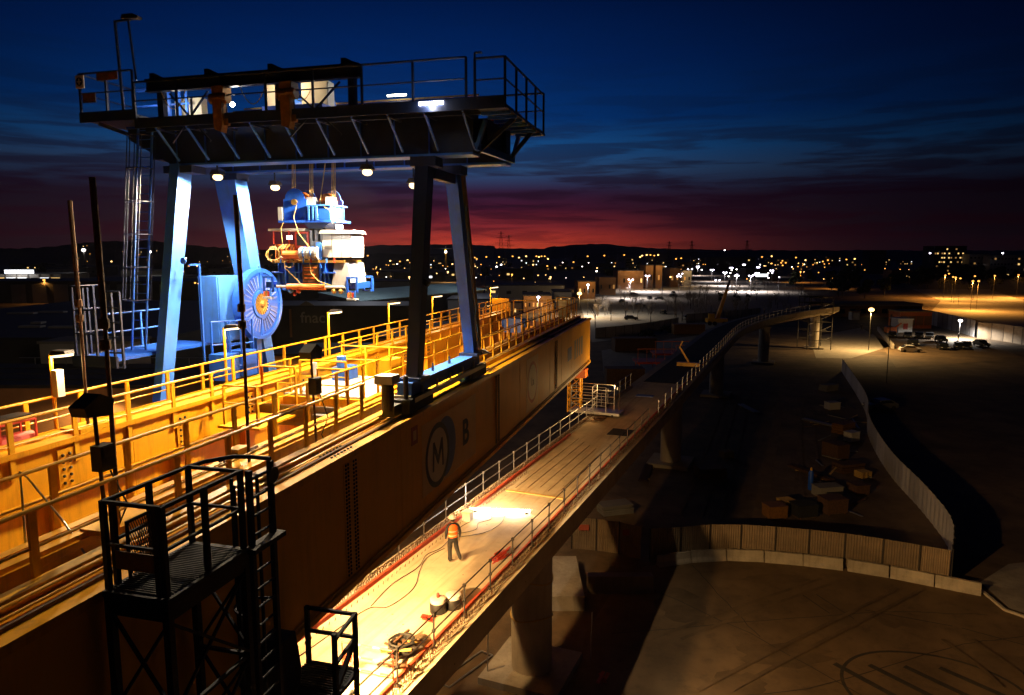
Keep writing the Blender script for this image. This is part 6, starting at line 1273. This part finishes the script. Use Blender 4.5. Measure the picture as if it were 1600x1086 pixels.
def leafy(seed, w_, h_, n, leaf):
    r_ = random.Random(seed); cr_ = MB(); cl = [(r_.uniform(-.6, .6)*w_, r_.uniform(-.6, .6)*w_, h_*r_.uniform(.35, .9), r_.uniform(.25, .5)*w_) for _ in range(9)]
    for i in range(n):
        cx0, cy0, cz0, rr = r_.choice(cl); v = Vector((r_.gauss(0, 1), r_.gauss(0, 1), r_.gauss(0, 1))).normalized()*rr*r_.uniform(.55, 1.05); c = Vector((cx0, cy0, cz0))+v; u = Vector((r_.uniform(-1, 1), r_.uniform(-1, 1), r_.uniform(-1, 1))).normalized()*leaf; k_ = u.cross(v).normalized()*leaf*.7
        cr_.add([c-u, c+k_, c+u, c-k_], [(0, 1, 2, 3)])
    tk = MB().tube((0, 0, 0), (0, 0, h_*.5), .22, 7, .12)
    for cx0, cy0, cz0, rr in cl: tk.tube((0, 0, h_*.3), (cx0, cy0, cz0), .09, 4, .03)
    return tk, cr_
lb2 = []
for s_ in range(3):
    tk, cr_ = leafy(s_+40, 3.4, 9.5, 900, .5); t = T('leafy_tree', 'dark leafy tree in the belt beyond the far end of the viaduct', 'tree', (0, 0, 0), 0, 'dark trees of the far belt'); t.p('trunk', tk, 'bark'); t.p('crown', cr_, 'leaf_dark'); lb2.append(t.o)
for k in range(90):
    if k < 48: px_, Y = rnd.uniform(1238, 1620), rnd.uniform(330, 520)
    else: px_, Y = rnd.uniform(-40, 1240), rnd.uniform(520, 1000)
    if px_ > 1420 and Y < 400: Y += 120
    sc_ = rnd.uniform(.9, 1.5); X = px_at(px_, Y); b_ = lb2[k % 3]
    if k < 3: b_.location = (X, Y, 0); b_.scale = (sc_,)*3
    else: dup(b_, (X, Y, 0), rnd.uniform(0, 6), scale=(sc_,)*3)
# palms / clipped trees in car park
for k, (px_, py_) in enumerate(((1150, 486), (1168, 484), (1125, 482))):
    x, y, _ = at(px_, py_); tk, cr_ = leafy(70+k, 1.3, 5.2, 260, .3); t = T('clipped_tree', 'small round-headed evergreen tree in the car park', 'tree', (x, y, 0), 0, 'round evergreen trees of the car park')
    for nm, mb, m in (('trunk', tk, 'bark'), ('crown', cr_, 'leaf_dark')): mb.v = [(a+x, b+y, c+(1.2 if nm == 'crown' else 0)) for a, b, c in mb.v]; t.p(nm, mb, m)
# ================================================================ SKYLINE
def ridge(name, Y, prof, seed, m='hill', rough=2.5, depth=600):
    r_ = random.Random(seed); mb = MB(); pts = []
    for (a, ya), (b, yb) in zip(prof, prof[1:]):
        n = max(2, int((b-a)/7))
        for i in range(n): t_ = i/n; pts.append((a+(b-a)*t_, ya+(yb-ya)*t_+r_.uniform(-1, 1)*rough*.35))
    pts.append(prof[-1])
    for px_, py_ in pts:
        X = px_at(px_, Y); z = CAM_Z+(398-py_)*Y/1100; mb.v += [(X*.96, Y*.94, -1), (X, Y, max(0.5, z)), (X*1.05, Y+depth, -1)]
    for i in range(len(pts)-1): a = 3*i; mb.f += [(a, a+3, a+4, a+1), (a+1, a+4, a+5, a+2)]
    one(name, mb, m, kind='structure')
ridge('hills', 3600, [(-400, 388), (0, 390), (300, 391), (540, 388), (600, 383), (700, 382), (772, 384), (775, 388), (850, 388), (858, 386), (880, 384), (900, 382), (945, 381), (990, 386), (1060, 390), (1200, 391), (1400, 391), (1700, 392), (2100, 392)], 5)
ridge('hills', 1600, [(-300, 392), (60, 388), (150, 378), (230, 376), (330, 386), (430, 392), (520, 396), (700, 397)], 9, rough=3, depth=300)
ridge('hills', 2200, [(900, 396), (1100, 393), (1250, 392), (1400, 393), (1700, 392), (2000, 392)], 13, rough=4, depth=300)
def pylon(px_, py_top, Y, lab):
    X = px_at(px_, Y); H = CAM_Z+(398-py_top)*Y/1100; t = T('pylon', lab, 'pylon', (X, Y, 0)); s_ = H/50; r_ = Y*.00022
    for sx in (-1, 1):
        for sy in (-1, 1): t.p('leg', MB().tube((X+sx*5*s_, Y+sy*5*s_, 0), (X+sx*.6*s_, Y+sy*.6*s_, H*.96), r_, 4), 'steel_dark')
    for k in range(8):
        z0_, z1_ = H*k/8.5, H*(k+1)/8.5; w0, w1 = 5*s_*(1-k/8.8), 5*s_*(1-(k+1)/8.8)
        t.p('brace', MB().tube((X-w0, Y, z0_), (X+w1, Y, z1_), r_*.7, 4), 'steel_dark'); t.p('brace', MB().tube((X+w0, Y, z0_), (X-w1, Y, z1_), r_*.7, 4), 'steel_dark')
    for z, w_ in ((.62, 9), (.78, 6.5), (.9, 5)): t.p('cross_arm', MB().bar((X-w_*s_, Y, H*z), (X+w_*s_, Y, H*z), r_*2, r_*2), 'steel_dark')
pylon(783, 360, 1500, 'tall lattice power pylon standing out against the red horizon'); pylon(795, 366, 1650, 'smaller lattice pylon just behind the tall one'); pylon(565, 362, 1400, 'lattice pylon right behind the hanging spreader'); pylon(1045, 376, 1700, 'thin far pylon on the central skyline'); pylon(1080, 375, 1500, 'thin pylon between two skyline blocks'); pylon(1166, 374, 1300, 'slim mast pylon behind the block with a white light')
X, Y = px_at(697, 900), 900; t = T('tower_crane', 'small far tower crane with a yellow-lit mast between the thin crane legs', 'tower crane', (X, Y, 0)); t.p('mast', MB().box(X-1.2, X+1.2, Y-1.2, Y+1.2, 0, 27), 'yellow'); t.p('jib', MB().bar((X-18, Y, 28), (X+10, Y, 28), .9, .9), 'steel_dark'); t.p('apex', MB().bar((X, Y, 27), (X, Y, 33), .8), 'steel_dark'); t.p('lamp', MB().ball((X, Y-1.5, 24), 1.5, 8, 5), 'glow_far_white'); t.light((X, Y-3, 25), 2500, WHITE, .5)
# ================================================================ NIGHT HAZE
hb_ = one('haze', MB().box(-4600, 4600, -350, 4350, -1, 130), None, kind='stuff')
hm2 = bpy.data.materials.new('haze'); hm2.use_nodes = True; t_ = hm2.node_tree; t_.nodes.clear()
pv = t_.nodes.new('ShaderNodeVolumePrincipled'); pv.inputs['Color'].default_value = (.85, .82, .85, 1); pv.inputs['Density'].default_value = .00008; pv.inputs['Anisotropy'].default_value = .35
ho = t_.nodes.new('ShaderNodeOutputMaterial'); t_.links.new(pv.outputs[0], ho.inputs['Volume']); hb_.data.materials.append(hm2)
